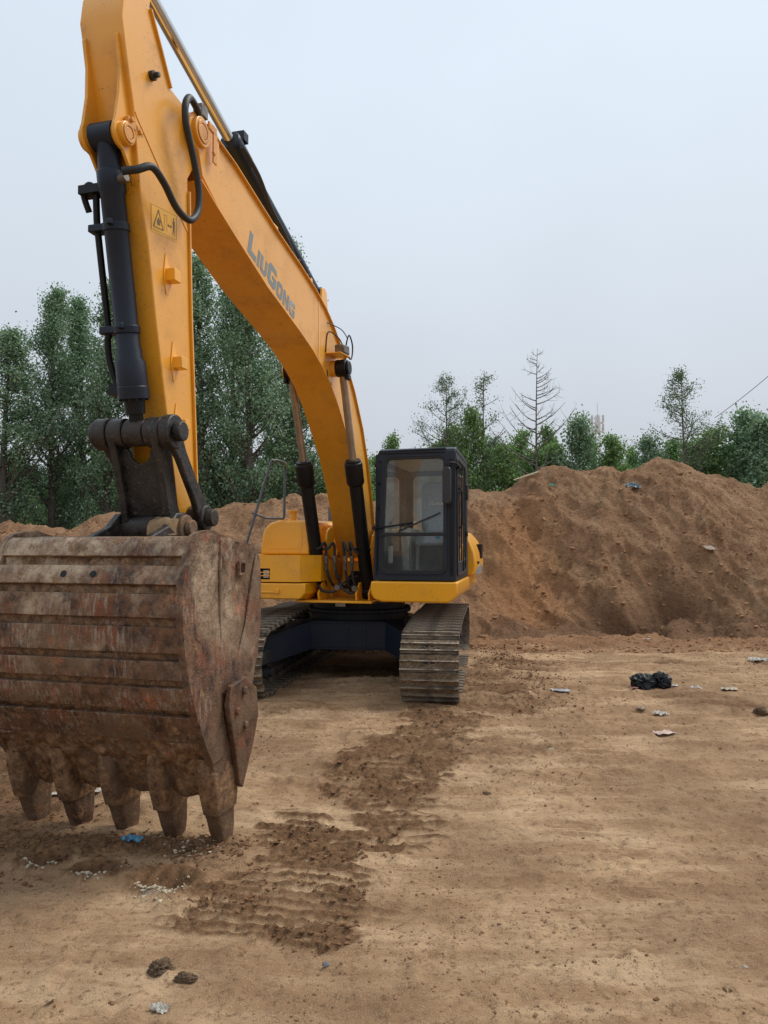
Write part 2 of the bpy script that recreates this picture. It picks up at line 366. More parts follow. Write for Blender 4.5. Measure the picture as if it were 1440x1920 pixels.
# ------------------------------------------------------------------ ground
TREAD = [[(-.56, 6.07), (-.39, 6.81), (0, 7.33), (.40, 8.35), (1.02, 8.15), (.90, 7.35), (.52, 6.54), (.33, 5.86), (.10, 5.43), (-.08, 5.31), (-.20, 5.75)],
         [(-.86, 5.05), (-.76, 5.39), (-.60, 5.60), (-.3, 5.31), (.08, 5.43), (.06, 5.18), (-.20, 4.85), (-.45, 4.66), (-.81, 4.75)],
         [(-1.08, 4.12), (-1.00, 4.5), (-.82, 4.68), (-.13, 4.62), (-.14, 4.3), (-.21, 3.86), (-.50, 3.86), (-.62, 4.06)]]
HOLES = [(-2.15, 4.80, .13), (-1.77, 4.65, .12), (-1.30, 4.50, .15)]
HU = (-math.sin(.142), -math.cos(.142))
def ground_h(x, y):
    z = -.2*np.clip((8.3-y)/3.1, 0, 1)
    far = np.clip((y-14)/10, 0, 1)
    z = z+(fbm(x*.55, y*.55, 1, 3)-.5)*.09*(1-far)
    z = z+(fbm(x*2.1, y*3.0, 5, 4)-.5)*.035
    # long shallow wheel streaks
    wx = x+.25*fbm(x*.5, y*.5, 8, 2); 
    st = fbm(wx*.9, y*5.0+x*.6, 21, 3)
    z = z+(st-.5)*.085*sstep(4.0, 7.0, y)*(1-far)
    z = z+(fbm(x*12, y*16, 31, 3)-.5)*.022+np.clip(ridged(x*1.7, y*4.5, 35, 4)-.72, 0, 1)*.05*sstep(.4, .6, fbm(x*.8, y*.8, 37, 2))
    cl = fbm(x*9, y*9, 41, 3); z = z+np.clip(cl-.60, 0, 1)*.10
    s0 = x*HU[0]+y*HU[1]+(fbm(x*2.2, y*2.2, 71, 3)-.5)*.035
    si = np.floor(s0/.100); xr = x+.15*y
    t = np.zeros_like(x); wob = (fbm(x*4, y*7, 61, 4)-.5)*.20+(_h(si, si*0+3, 5)-.5)*.20+(vn(xr*3.5, si*7.3, 9)-.5)*.12+.03
    for P in TREAD:
        t = np.maximum(t, sstep(-.05, .07, polydist(x, y, P)+wob))
    ph = (s0/.100+.12*(fbm(x*7, y*2, 73, 2)-.5)) % 1.0
    rid = sstep(.0, .10, ph)*sstep(.52, .40, ph)
    rid = rid*(.60+.40*sstep(.30, .50, fbm(x*3.3, y*6, 75, 3)))
    rough = ridged(x*8, y*11, 81, 4)
    fillm = sstep(4.6, 5.1, y)*sstep(.50, .60, fbm(x*3.6, y*5.4, 87, 4))+.8*(1-sstep(4.6, 5.1, y))*sstep(.55, .62, fbm(x*4, y*7, 86, 4))
    z = z+t*(-.010+.032*rid*(1-.1*fillm)+(rough-.6)*(.014+.045*fillm)*np.maximum(rid, fillm)+(fbm(x*30, y*30, 83, 2)-.5)*.016)
    # faint lug marks beside the churned patches
    band = polydist(x, y, [(-1.25, 3.9), (-.95, 4.9), (-.6, 5.9), (-.2, 7), (.35, 8.6), (1.15, 8.4), (.75, 6.6), (.35, 5.2), (.1, 4.0), (-.15, 3.7)])
    fb = sstep(0, .15, band+wob)*(1-t); z = z+fb*rid*.024*sstep(.42, .56, fbm(x*2.2, y*2.2, 88, 2))
    m = t
    # churned earth in front of and beside the tracks, and a low berm along the mound foot
    ch = sstep(.52, .70, fbm(x*.8+3, y*1.3, 91, 4))*sstep(5.5, 7.5, y)*(1-sstep(12, 13, y)*0)
    z = z+ch*(ridged(x*6, y*8, 95, 3)-.55)*.05
    side = sstep(.55, .0, np.hypot((x-1.45-.12*(y-8.5))/.9, (y-10.3)/2.6)-.5)
    z = z+side*(ridged(x*4, y*4, 97, 4)-.5)*.11
    tee = np.exp(-((y-(5.03-.05*(x+2)))/.14)**2)*sstep(-2.75, -2.55, x)*sstep(-.85, -1.15, x)
    lf = sstep(-2.05, -2.7, x+.3*(fbm(x*2, y*2, 7, 2)-.5))*sstep(4.3, 4.8, y)
    tee = np.maximum(tee, lf*.8)
    z = z+tee*(.012+(ridged(x*10, y*10, 99, 3)-.5)*.06)
    wh = np.zeros_like(x)
    for hx, hy, hr in HOLES:
        d = np.hypot((x-hx), (y-hy)*1.1)+(fbm(x*9, y*9, 103, 3)-.5)*.10
        z = z-.085*sstep(hr*1.15, hr*.55, d)+.030*np.exp(-((d-hr*1.25)/.035)**2)
        z = z+sstep(hr*1.2, hr*.7, np.hypot(x-hx, y-hy+.09))*(ridged(x*22, y*22, 105, 2)-.4)*.035
        wh = np.maximum(wh, sstep(hr*1.0, hr*.5, np.hypot(x-hx, (y-hy)+.06)))
        tee = np.maximum(tee, .95*sstep(hr*1.7, hr*1.1, d)*(.5+fbm(x*14, y*14, 107, 3)))
    # a crack line joining them
    ck = np.abs(y-(4.84-.13*(x+2.1)+.06*np.sin(x*9)+.05*(fbm(x*6, y*0, 3, 3)-.5)))
    z = z-.045*np.exp(-(ck/.020)**2)*sstep(-2.3, -2.1, x)*sstep(-.95, -1.1, x)
    foot = sstep(12.3, 13.4, y+(fbm(x*1.1, y*1.1, 111, 3)-.5)*1.0)*(1-far)
    z = z+foot*(ridged(x*2.5, y*2.5, 113, 4)-.35)*.16
    stripe = np.clip(np.maximum(rid*(.55+.9*(fbm(x*9, y*14, 85, 3)-.2)), fillm*.95), 0, 1)
    soil = np.clip(np.maximum(np.maximum(t*(.06+.94*stripe), fb*rid*.75*sstep(.42, .56, fbm(x*2.2, y*2.2, 88, 2))), np.maximum(side*.50*sstep(.38, .55, fbm(x*3, y*3, 119, 3)), tee*.75)), 0, 1)
    soil = np.maximum(soil, ch*.45)
    soil = np.clip(soil+(.5-st)*.55*sstep(5, 8, y), 0, 1)
    return z, {'soil': soil, 'foot': foot, 'pale': wh}
def hgt(x, y):
    a, _ = ground_h(np.atleast_1d(np.asarray(x, float)), np.atleast_1d(np.asarray(y, float))); return a

k = NT('ground_earth')
def earth(k):
    big = k.noise(.55, 6, .62); mid = k.noise(2.6, 8, .66, dist=.3); st = k.noise(1.6, 8, .70, stretch=(.35, 2.4, 1)); fin = k.noise(22, 8, .72); grit = k.noise(130, 3, .6)
    c = k.mix(k.ramp(mid, [(.36, 0.0), (.64, 1.0)]), (.27, .155, .080), (.56, .36, .20))
    c = k.mix(k.ramp(st, [(.47, 0.0), (.60, .80)]), c, (.68, .47, .28))
    c = k.mix(k.ramp(big, [(.38, .0), (.58, .75)]), c, (.26, .150, .078))
    c = k.mix(k.ramp(fin, [(.34, .85), (.48, 0.0)]), c, (.155, .085, .042))
    c = k.mix(k.ramp(grit, [(.58, 0.0), (.68, .6)]), c, (.56, .43, .28))
    c = k.mix(k.ramp(grit, [(.30, .6), (.40, 0.0)]), c, (.11, .062, .034))
    return c, fin, mid, grit
c, fin, mid, grit = earth(k)
so = k.attr('soil')
dk = k.mix(k.ramp(fin, [(.38, 0.0), (.62, 1.0)]), (.10, .052, .026), (.25, .135, .066))
c = k.mix(k.ramp(so, [(.08, 0.0), (.55, .95)]), c, dk)
c = k.mix(k.math('MULTIPLY', k.attr('foot'), .85), c, k.mix(k.ramp(fin, [(.3, 0.0), (.7, 1.0)]), (.15, .070, .032), (.33, .170, .085)))
c = k.mix(k.math('MULTIPLY', k.attr('pale'), k.ramp(k.noise(30, 4, .6), [(.42, 0.0), (.55, .9)])), c, (.50, .45, .36))
k.color(c); k.rough(.95); k.b.inputs['Specular IOR Level'].default_value = .2
k.bump(k.math('ADD', fin, k.math('MULTIPLY', grit, .5)), .9, .022)
M['ground'] = k.m
def axis(lo, hi, segs):
    out = []
    for a, b, st in segs:
        n = max(1, int(round((b-a)/st))); out += list(np.linspace(a, b, n, endpoint=False))
    out.append(segs[-1][1])
    l = [out[0]]; d = segs[0][2]
    while l[-1] > lo: d *= 1.25; l.append(l[-1]-d)
    r_ = [out[-1]]; d = segs[-1][2]
    while r_[-1] < hi: d *= 1.25; r_.append(r_[-1]+d)
    return np.array(l[:0:-1]+out+r_[1:])
xs = axis(-600, 600, [(-7, -3, .045), (-3, 3, .018), (3, 7, .035)])
ysl = [1.6]
while ysl[-1] < 14.5: ysl.append(ysl[-1]+max(.013, .0045*ysl[-1]))
d = .06
yb = [1.6]
while yb[-1] > -200: d *= 1.3; yb.append(yb[-1]-d)
d = .07
while ysl[-1] < 900: d *= 1.22; ysl.append(ysl[-1]+d)
ys = np.array(yb[:0:-1]+ysl)
tag(grid_object('ground', xs, ys, ground_h, M['ground']), kind='structure')

# ------------------------------------------------------------------ the long bank of excavated earth
CR = [(-30, 2.3), (-14, 2.5), (-11, 2.1), (-9.87, 2.20), (-9.18, 2.28), (-8.57, 2.31), (-8.16, 2.13), (-7.68, 2.37), (-7.13, 2.62), (-6.31, 2.50), (-4.59, 2.66), (-3.84, 2.95), (-3.02, 2.9), (-2.4, 3.02), (-1.65, 3.1), (-.41, 2.92), (2.19, 3.15), (2.88, 3.3), (3.63, 3.42), (3.9, 3.52), (4.94, 3.72), (5.62, 3.74), (6.25, 3.68), (6.58, 3.80), (7.13, 4.02), (7.95, 3.88), (8.5, 3.66), (9.32, 3.36), (9.9, 3.33), (12, 3.2), (16, 2.4), (30, 2.0)]
crx = np.array([c_[0] for c_ in CR]); crz = np.array([c_[1] for c_ in CR])
def bank_h(x, y):
    base = 13.9+.5*np.sin(x*.5)+.9*(fbm(x*.5, y*.1, 201, 3)-.5)
    crest = 19.0
    t = np.clip((y-base)/(crest-base), 0, 1)
    H = np.interp(x, crx, crz)+.16*(fbm(x*1.4, y*.3, 203, 3)-.5)
    prof = .5*(1-np.cos(PI*t**1.0))*.45+t*.55
    z = H*prof
    back = np.clip((y-crest)/8, 0, 1)
    z = z*(1-.75*back**1.2)
    a = sstep(0, .12, t)
    # slip scar with a steep orange face on the left of the big heap and a dark undercut in its middle
    sc = np.exp(-((x-3.0)/1.0)**2)*sstep(.05, .3, t)*sstep(.85, .6, t)
    z = z-sc*.38+a*(fbm(x*.7, y*.7, 211, 3)-.5)*.55*(1-back)
    g = ridged(x*1.3+.6*y, y*.45, 213, 3); z = z+a*(g-.6)*.45*(1-.6*sstep(.75, 1.0, t))
    z = z+a*(ridged(x*2.8, y*2.8, 215, 5)-.5)*.27*sstep(.3, .6, fbm(x*.7, y*.7, 219, 3))+a*(ridged(x*8, y*8, 217, 3)-.5)*.09
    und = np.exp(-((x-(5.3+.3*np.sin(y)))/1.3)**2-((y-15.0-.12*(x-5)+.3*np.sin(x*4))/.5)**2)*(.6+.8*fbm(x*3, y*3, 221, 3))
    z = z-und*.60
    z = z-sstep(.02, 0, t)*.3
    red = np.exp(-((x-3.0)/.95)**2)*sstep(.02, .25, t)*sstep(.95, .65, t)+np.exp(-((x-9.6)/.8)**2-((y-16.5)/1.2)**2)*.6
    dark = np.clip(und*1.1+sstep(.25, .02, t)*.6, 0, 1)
    return z, {'red': red, 'dark': dark}
k = NT('bank_earth')
big = k.noise(.5, 6, .65, dist=.5); mid = k.noise(2.2, 8, .7); fin = k.noise(14, 8, .72); str_ = k.noise(1.5, 8, .7, stretch=(1.3, .5, .8)); grit = k.noise(60, 4, .65)
c = k.mix(k.ramp(mid, [(.35, 0.0), (.65, 1.0)]), (.235, .120, .058), (.49, .285, .155))
c = k.mix(k.ramp(big, [(.45, 0.0), (.62, .5)]), c, (.42, .245, .130))
c = k.mix(k.ramp(str_, [(.55, 0.0), (.72, .7)]), c, (.48, .32, .19))
c = k.mix(k.ramp(fin, [(.32, .8), (.50, 0.0)]), c, (.12, .058, .030))
c = k.mix(k.ramp(grit, [(.60, 0.0), (.72, .45)]), c, (.50, .33, .20))
c = k.mix(k.ramp(k.math('MULTIPLY', k.attr('red'), k.ramp(mid, [(.3, .55), (.6, 1.0)])), [(.1, 0.0), (.9, .60)]), c, (.50, .225, .085))
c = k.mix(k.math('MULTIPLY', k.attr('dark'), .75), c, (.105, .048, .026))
k.color(c); k.rough(.95); k.b.inputs['Specular IOR Level'].default_value = .2
k.bump(k.math('ADD', fin, k.math('MULTIPLY', grit, .3)), 1.0, .11); M['bank'] = k.m
xs = axis(-60, 60, [(-11.5, 1.8, .06), (1.8, 11.5, .035)])
ysb = list(np.arange(12.6, 20, .04))
d = .05
while ysb[-1] < 30: d *= 1.12; ysb.append(ysb[-1]+d)
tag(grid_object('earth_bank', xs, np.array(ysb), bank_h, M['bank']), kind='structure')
def bank_z(x, y): return float(bank_h(np.array([x], float), np.array([y], float))[0][0])

# loose clods and pebbles: nobody could count them
def clods(name, pts, sizes, mat, seed, label, flat=.65):
    rng = np.random.default_rng(seed)
    ico = bmesh.new(); bmesh.ops.create_icosphere(ico, subdivisions=1, radius=1); [setattr(v, 'co', Vector((v.co.x, v.co.y*.8, v.co.z)).lerp(Vector([round(c_*1.3)/1.3 for c_ in v.co]), .35)) for v in ico.verts]; V = np.array([v.co[:] for v in ico.verts]); F = np.array([[v.index for v in f.verts] for f in ico.faces]); ico.free()
    n = len(pts); P = np.asarray(pts, float); S = np.asarray(sizes)
    off = V[None]*(1+rng.normal(0, .27, (n, len(V), 1)))
    sc = np.stack([S*rng.uniform(.7, 1.5, n), S*rng.uniform(.7, 1.3, n), S*rng.uniform(.4, .9, n)*flat/.65], -1)
    off = off*sc[:, None, :]; a = rng.uniform(0, 2*PI, n); ca, sa = np.cos(a)[:, None], np.sin(a)[:, None]
    ox = off[..., 0]*ca-off[..., 1]*sa; oy = off[..., 0]*sa+off[..., 1]*ca
    co = np.stack([ox, oy, off[..., 2]], -1)+P[:, None, :]
    fs = (F[None]+(np.arange(n)*len(V))[:, None, None]).reshape(-1, 3)
    me = bpy.data.meshes.new(name); me.from_pydata(co.reshape(-1, 3).tolist(), [], fs.tolist()); me.materials.append(mat)
    o = bpy.data.objects.new(name, me); C.objects.link(o); return tag(o, label, 'soil', kind='stuff')
M['clod'] = simple('clod_earth', (.26, .15, .078), .95, var=.45, scale=3, bump=.6, spec=.2)
M['clod2'] = simple('bank_clod_earth', (.33, .18, .092), .95, var=.45, scale=1.5, bump=.6, spec=.2)
M['gravel'] = simple('pale_gravel', (.46, .39, .28), .9, var=.4, scale=25, bump=.4, spec=.2)
rng = np.random.default_rng(5)
n = 26000; gy = 1.9+10.8*rng.random(n)**1.25; gx = (rng.random(n)-.5)*1.25*gy
keep = rng.random(n) < (.22+1.1*np.clip(fbm(gx*1.1, gy*1.1, 301, 3)-.45, 0, 1)*4)
gx, gy = gx[keep], gy[keep]; sz = .0012+.009*rng.random(len(gx))**9+.0005*gy
clods('small_soil_clods', np.stack([gx, gy, hgt(gx, gy)+sz*.2], -1), sz, M['clod'], 1, 'small crumbs of brown soil scattered over the trodden ground')
# clods concentrated in the churned tread patches, beside the track and by the teeth
px, py = [], []
for P in TREAD:
    P = np.array(P); lo, hi = P.min(0), P.max(0); m_ = 1500
    x_ = rng.uniform(lo[0]-.05, hi[0]+.05, m_); y_ = rng.uniform(lo[1]-.05, hi[1]+.05, m_); kk = polydist(x_, y_, [tuple(p) for p in P]) > -.04
    kk &= fbm(x_*4, y_*4, 310, 2) > .44
    px += list(x_[kk]); py += list(y_[kk])
x_ = rng.normal(1.9, .35, 900); y_ = rng.uniform(8.2, 13, 900); px += list(x_); py += list(y_)
x_ = rng.uniform(-2.7, -.9, 1700); y_ = 5.02-.05*(x_+2)+rng.normal(0, .12, 1700); px += list(x_); py += list(y_)
x_ = rng.uniform(-3.0, -2.05, 500); y_ = rng.uniform(4.4, 5.8, 500); px += list(x_); py += list(y_)
px, py = np.array(px), np.array(py); sz = .003+.014*rng.random(len(px))**3+.0012*np.clip(py-7, 0, 9)
clods('churned_soil_clods', np.stack([px, py, hgt(px, py)+sz*.15], -1), sz, simple('moist_clod', (.17, .09, .045), .95, var=.45, scale=4, bump=.6, spec=.2), 2, 'dark crumbly soil turned up by the tracks and the bucket teeth')
px, py = [], []
for hx, hy, hr in HOLES:
    c_ = 210 if hx < -1.5 else 480; px += list(rng.normal(hx, hr*.45, c_)); py += list(rng.normal(hy-.07, hr*.40, c_))
x_ = rng.normal(-1.25, .16, 110); px += list(x_); py += list(rng.normal(4.98, .05, 110))
x_ = rng.normal(.62, .16, 60); px += list(x_); py += list(rng.normal(7.75, .2, 60))
px, py = np.array(px), np.array(py); sz = .003+.010*rng.random(len(px))**2.5
clods('pale_gravel', np.stack([px, py, hgt(px, py)+sz*.3], -1), sz, M['gravel'], 3, 'whitish crushed gravel showing in the holes dug by the teeth')
n = 22000; bx = rng.uniform(-11, 11, n); by = 12.6+6.0*rng.random(n)**1.7
bz = np.maximum(bank_h(bx, by)[0], hgt(bx, by)); kk = rng.random(n) < .25+2.6*np.clip(fbm(bx*.8, by*.8, 320, 3)-.45, 0, 1)*2+.5*(by < 14.4)
bx, by, bz = bx[kk], by[kk], bz[kk]; sz = (.010+.045*rng.random(len(bx))**9)*np.where(by < 14.2, .75, 1.0)
clods('bank_clods', np.stack([bx, by, bz+sz*.2], -1), sz, M['clod2'], 4, 'lumps of brown earth lying over the bank and along its foot')
#==PART2==
# ------------------------------------------------------------------ the excavator
# machine frame: +X forward (towards the bucket), +Y the operator's left (cab side), Z up
EX = thing('excavator', 'yellow crawler excavator with dark cab, its muddy bucket resting on its teeth in front', 'excavator', (-.355, 10.79, 0), -PI/2-.26)
UR = .118                                   # the tracks point a little less far round than the house
def part(name, mb, mat, bevel=0, parent=None, smooth=35, rot=None, seg=2, label=None):
    if rot is None:     # the cab side of the house narrows a little towards the rear
        mb.v = [(x, y-.062*(1.30-x)*min(1, (y-.75)/.8), z) if (y > .75 and x < 1.30 and 1.05 < z < 3.2) else (x, y, z) for x, y, z in mb.v]
    o = obj(name, mb, mat, parent or EX, bevel, smooth, rot, seg)
    if label: o['label'] = label
    return o

# --- undercarriage
mb = MB()
for f in (1, -1):      # the two splayed cross beams, each a box with top and bottom flanges standing proud
    secs = [(-1.05, 1.45, .30, .60), (-.98, 1.42, .32, .62), (-.50, .86, .46, .79), (.50, .86, .46, .79), (.98, 1.42, .32, .62), (1.05, 1.45, .30, .60)]
    web = [[(f*x_, y_, z0_), (f*x_, y_, z1_), (f*(x_-.45), y_, z1_), (f*(x_-.45), y_, z0_), (f*x_, y_, z0_)] for y_, x_, z0_, z1_ in secs]
    mb.quadgrid(web); mb.add(web[0][:4], [(0, 1, 2, 3)]); mb.add(web[-1][:4], [(0, 1, 2, 3)])
    for zi, th in ((3, .022), (2, -.022)):
        fl = [[(f*(q[1]+.022), q[0], q[zi]), (f*(q[1]+.022), q[0], q[zi]+th), (f*(q[1]-.46), q[0], q[zi]+th), (f*(q[1]-.46), q[0], q[zi]), (f*(q[1]+.022), q[0], q[zi])] for q in secs]
        mb.quadgrid(fl)
mb.box(-.45, .45, -.6, .6, .50, .80)
for y_ in (-.02, .22): mb.box(.861, .868, y_-.02, y_+.02, .47, .78)
part('car_body', mb, M['navy'], .02, rot=UR)
mb = MB(); mb.ring((0, 0, .80), (0, 0, .92), .70, .45, 48); mb.ring((0, 0, .925), (0, 0, 1.075), .66, .45, 48)
mb.ring((0, 0, .905), (0, 0, .945), .745, .6, 48)
for i in range(44):
    a = 2*PI*i/44
    mb.cyl((.715*math.cos(a), .715*math.sin(a), .945), (.715*math.cos(a), .715*math.sin(a), .968), .014, seg=8)
    mb.cyl((.725*math.cos(a), .725*math.sin(a), .905), (.725*math.cos(a), .725*math.sin(a), .885), .013, seg=8)
ring = part('slewing_ring', mb, M['black'], .004, rot=UR)

# track path in (X,Z): arc at the idler, sagging top run, arc at the sprocket, ground run
path = []
for k_ in range(25):
    a = R(-90+180*k_/24); path.append((1.84+.385*math.cos(a), .405+.385*math.sin(a)))
path += [(1.3, .825), (.7, .862), (.2, .870), (-.4, .855), (-1.0, .868), (-1.4, .850)]
for k_ in range(25):
    a = R(90+180*k_/24); path.append((-1.84+.385*math.cos(a), .415+.40*math.sin(a)))
path.append(path[0])
pts = np.array(path); seg_ = np.hypot(*np.diff(pts, axis=0).T); cum = np.r_[0, np.cumsum(seg_)]; NSH = 49; pitch = cum[-1]/NSH
def tp(s_):
    s_ %= cum[-1]; return np.array([np.interp(s_, cum, pts[:, 0]), np.interp(s_, cum, pts[:, 1])])
HW = .335
mb = MB()   # a shoe, local: x along the chain, z outwards; profile with two grousers and an overlapping rear lip
prof = [(-pitch*.52, -.004), (-pitch*.52, .016), (-pitch*.44, .018), (-pitch*.42, .044), (-pitch*.35, .044), (-pitch*.31, .004),
        (pitch*.02, .004), (pitch*.06, .044), (pitch*.12, .044), (pitch*.16, .004), (pitch*.40, .006), (pitch*.46, -.006), (pitch*.46, -.016), (-pitch*.3, -.012)]
mb.prism(prof, -HW, HW)
for by_ in (-.065, .015): mb.box(-.012, .018, by_, by_+.05, .003, .0060)
for bx_ in (-.022, .062):
    for by_ in (-.10, -.055, .055, .10): mb.cyl((bx_, by_, .006), (bx_, by_, .020), .014, seg=6)
shoe_me = None
for side in (1, -1):
    TY = 1.19 if side > 0 else -1.10
    mb2 = MB()
    for yy in (-.075, .075):    # link chain as a band of plates inside the shoes
        n_ = 98
        for i in range(n_):
            p0 = tp(cum[-1]*i/n_); p1 = tp(cum[-1]*(i+1)/n_); d_ = p1-p0; d_ /= np.hypot(*d_); nn = np.array([-d_[1], d_[0]])
            a_, b_ = p0, p1; c1, c2 = p1+nn*(.075 if i % 2 else .09), p0+nn*(.075 if i % 2 else .09)
            mb2.prism([tuple(a_), tuple(b_), tuple(c1), tuple(c2)], TY+yy-.022, TY+yy+.022)
    tr = part('track', mb2, M['shoe'], rot=UR)
    for i in range(NSH):
        p = tp(pitch*(i+.5)); q0 = tp(pitch*(i+.42)); q1 = tp(pitch*(i+.58)); d_ = q1-q0; ang = math.atan2(d_[1], d_[0])
        if shoe_me is None:
            o = obj('track_shoe', mb, [M['shoe'], M['shoe_dust'], M['shoe_edge'], M['black']], tr, 0, 30); shoe_me = o.data
            for f_ in shoe_me.polygons:
                if abs(f_.normal.z) > .9: f_.material_index = 2 if f_.center.z > .035 else 3 if .0055 < f_.center.z < .0065 else (1 if -.002 < f_.center.z < .01 else 0)
        else:
            o = bpy.data.objects.new('track_shoe', shoe_me); C.objects.link(o); o.parent = tr
        # chain runs counter-clockwise in XZ: outward normal is to the right of travel
        xa = Vector((math.cos(ang), 0, math.sin(ang))); za = Vector((math.sin(ang), 0, -math.cos(ang))); ya = za.cross(xa)
        Mx = Matrix((xa, ya, za)).transposed().to_4x4(); Mx.translation = Vector((p[0], TY, p[1]))
        jit = Matrix.Rotation(random.uniform(-.022, .022), 4, 'Y') @ Matrix.Rotation(random.uniform(-.006, .006), 4, 'Z')
        o.matrix_local = Mx @ jit
    y0 = TY
    fb = MB(); fb.prism([(-1.5, .26), (1.35, .26), (1.5, .34), (1.5, .50), (1.2, .62), (-1.3, .64), (-1.5, .52)], y0-.16, y0+.16)
    fb.box(1.2, 1.75, y0-.20, y0-.15, .34, .50); fb.box(1.2, 1.75, y0+.15, y0+.20, .34, .50)
    fr_ = part('track_frame', fb, M['dusty'], .015, rot=UR)
    ib = MB(); ib.cyl((1.84, y0-.045, .405), (1.84, y0+.045, .405), .335, seg=40); ib.cyl((1.84, y0-.09, .405), (1.84, y0+.09, .405), .27, seg=40)
    ib.cyl((1.84, y0-.17, .405), (1.84, y0+.17, .405), .10, seg=20)
    part('idler', ib, M['dusty'], .008, parent=fr_)
    sb = MB(); T = 21; poly = []
    for i in range(T*4):
        r_ = .335 if i % 4 in (0, 1) else .275; a = 2*PI*i/(T*4); poly.append((-1.84+r_*math.cos(a), .415+r_*math.sin(a)))
    sb.prism(poly, y0-.03, y0+.03); sb.cyl((-1.84, y0-.19, .415), (-1.84, y0+.19, .415), .21, seg=32); sb.cyl((-1.84, y0-.215, .415), (-1.84, y0+.215, .415), .14, seg=32)
    part('sprocket', sb, M['dusty'], .006, parent=fr_)
    for i in range(8):
        rb = MB(); xx = -1.25+i*.36; rb.cyl((xx, y0-.13, .185), (xx, y0-.05, .185), .085); rb.cyl((xx, y0+.05, .185), (xx, y0+.13, .185), .085); rb.cyl((xx, y0-.19, .185), (xx, y0+.19, .185), .055)
        part('track_roller', rb, M['dusty'], parent=fr_)
    for xx in (-.75, .65):
        rb = MB(); rb.cyl((xx, y0-.12, .735), (xx, y0+.12, .735), .065); rb.cyl((xx, y0-.17, .735), (xx, y0+.17, .735), .04); rb.box(xx-.05, xx+.05, y0-.17, y0-.12, .6, .74)
        part('carrier_roller', rb, M['dusty'], parent=fr_)

# --- house: deck, tool box, tank, hood, counterweight
mb = MB(); mb.box(-1.9, 1.12, -.56, .50, 1.075, 1.105); mb.box(-2.2, .2, -1.3, 1.5, 1.10, 1.22)
part('deck_plate', mb, M['yellow'], .006)
mb = MB(); mb.cyl((0, 0, 1.055), (0, 0, 1.078), .62, seg=40); mb.box(-.9, .9, -.6, .75, 1.062, 1.073)
part('deck_underside', mb, M['black'])
for y0, y1 in ((-.46, -.435), (-.275, -.25), (.25, .275), (.425, .45)):
    mb = MB(); mb.prism([(-.1, 1.105), (1.02, 1.105), (1.04, 1.20), (.92, 1.34), (.70, 1.36), (.3, 1.75), (.15, 1.98), (-.1, 1.98)] if abs(y0) < .3 and False else [(.2, 1.106), (1.02, 1.106), (1.04, 1.20), (.88, 1.33), (.6, 1.36), (.2, 1.33)], y0, y1)
    part('cylinder_bracket', mb, M['yellow'], .006)
for y0, y1 in ((-.265, -.235), (.235, .265)):
    mb = MB(); mb.prism([(-.6, 1.106), (.55, 1.106), (.42, 1.5), (.22, 1.95), (.05, 2.05), (-.12, 1.98), (-.5, 1.4)], y0, y1)
    part('boom_foot_plate', mb, M['yellow'], .006)
mb = MB(); mb.prism([(-.30, 1.106), (.30, 1.106), (.30, 1.55), (.20, 1.60), (-.2, 1.60), (-.30, 1.5)], .02, .07, axis='x')
part('front_bulkhead', mb, M['yellow'], .01)
mb = MB(); mb.prism([(-.14, 1.11), (.24, 1.11), (.24, 1.42), (.19, 1.46), (-.05, 1.46), (-.14, 1.38)], .074, .10, axis='x')
part('bulkhead_opening', mb, M['black'])
# boxes on the right-hand side of the machine
mb = MB(); mb.prism([(-.35, 1.335), (-.35, 1.20), (-.42, 1.125), (-1.38, 1.125), (-1.42, 1.16), (-1.42, 1.335)], -.2, 1.30, axis='x')
sk = part('step_box', mb, M['yellow'], .018)
mb = MB(); mb.box(1.3, 1.318, -1.06, -.72, 1.205, 1.225); mb.box(1.3, 1.33, -.76, -.70, 1.20, 1.255)
part('step_handle', mb, M['yellow'], .005, parent=sk)
# tool box with its chamfered inner corner and a slotted vent
outer = [(-1.42, 1.350), (-.42, 1.350), (-.42, 1.685), (-1.42, 1.685)]
def densify(poly, m):
    out = []
    for i in range(len(poly)):
        a, b = Vector(poly[i]), Vector(poly[(i+1) % len(poly)])
        for k_ in range(m): out.append(tuple(a.lerp(b, k_/m)))
    return out
mb = MB()
frame_loop(mb, densify(outer, 1), [(-1.03, 1.38), (-.84, 1.38), (-.84, 1.525), (-1.03, 1.525)], lambda p, t: (t, p[0], p[1]), 1.27, 1.30)
mb.prism([(1.27, -1.42), (1.27, -.42), (.98, -.24), (-.1, -.24), (-.1, -1.42)], 1.350, 1.351, axis='z')
mb.prism([(1.30, -1.42), (1.30, -.42), (1.0, -.235), (-.1, -.235), (-.1, -1.42)], 1.6852, 1.700, axis='z')
mb.add([(1.27, -.42, 1.351), (.98, -.24, 1.351), (.98, -.24, 1.685), (1.27, -.42, 1.685), (1.30, -.42, 1.351), (1.0, -.235, 1.351), (1.0, -.235, 1.685), (1.30, -.42, 1.685)],
       [(0, 1, 2, 3), (4, 5, 6, 7), (0, 4, 7, 3), (1, 5, 6, 2)])
mb.add([(1.0, -.235, 1.351), (-.1, -.235, 1.351), (-.1, -.235, 1.685), (1.0, -.235, 1.685)], [(0, 1, 2, 3)])
mb.add([(1.3, -1.42, 1.351), (-.1, -1.42, 1.351), (-.1, -1.42, 1.685), (1.3, -1.42, 1.685)], [(0, 1, 2, 3)])
tb = part('tool_box', mb, M['yellow'], .008)
mb = MB(); mb.box(1.20, 1.21, -1.1, -.78, 1.36, 1.56); part('vent_recess', mb, M['black'], parent=tb)
mb = MB()
for z_ in (1.43, 1.475): mb.box(1.285, 1.303, -1.03, -.84, z_-.006, z_+.006)
part('vent_slats', mb, M['yellow'], parent=tb)
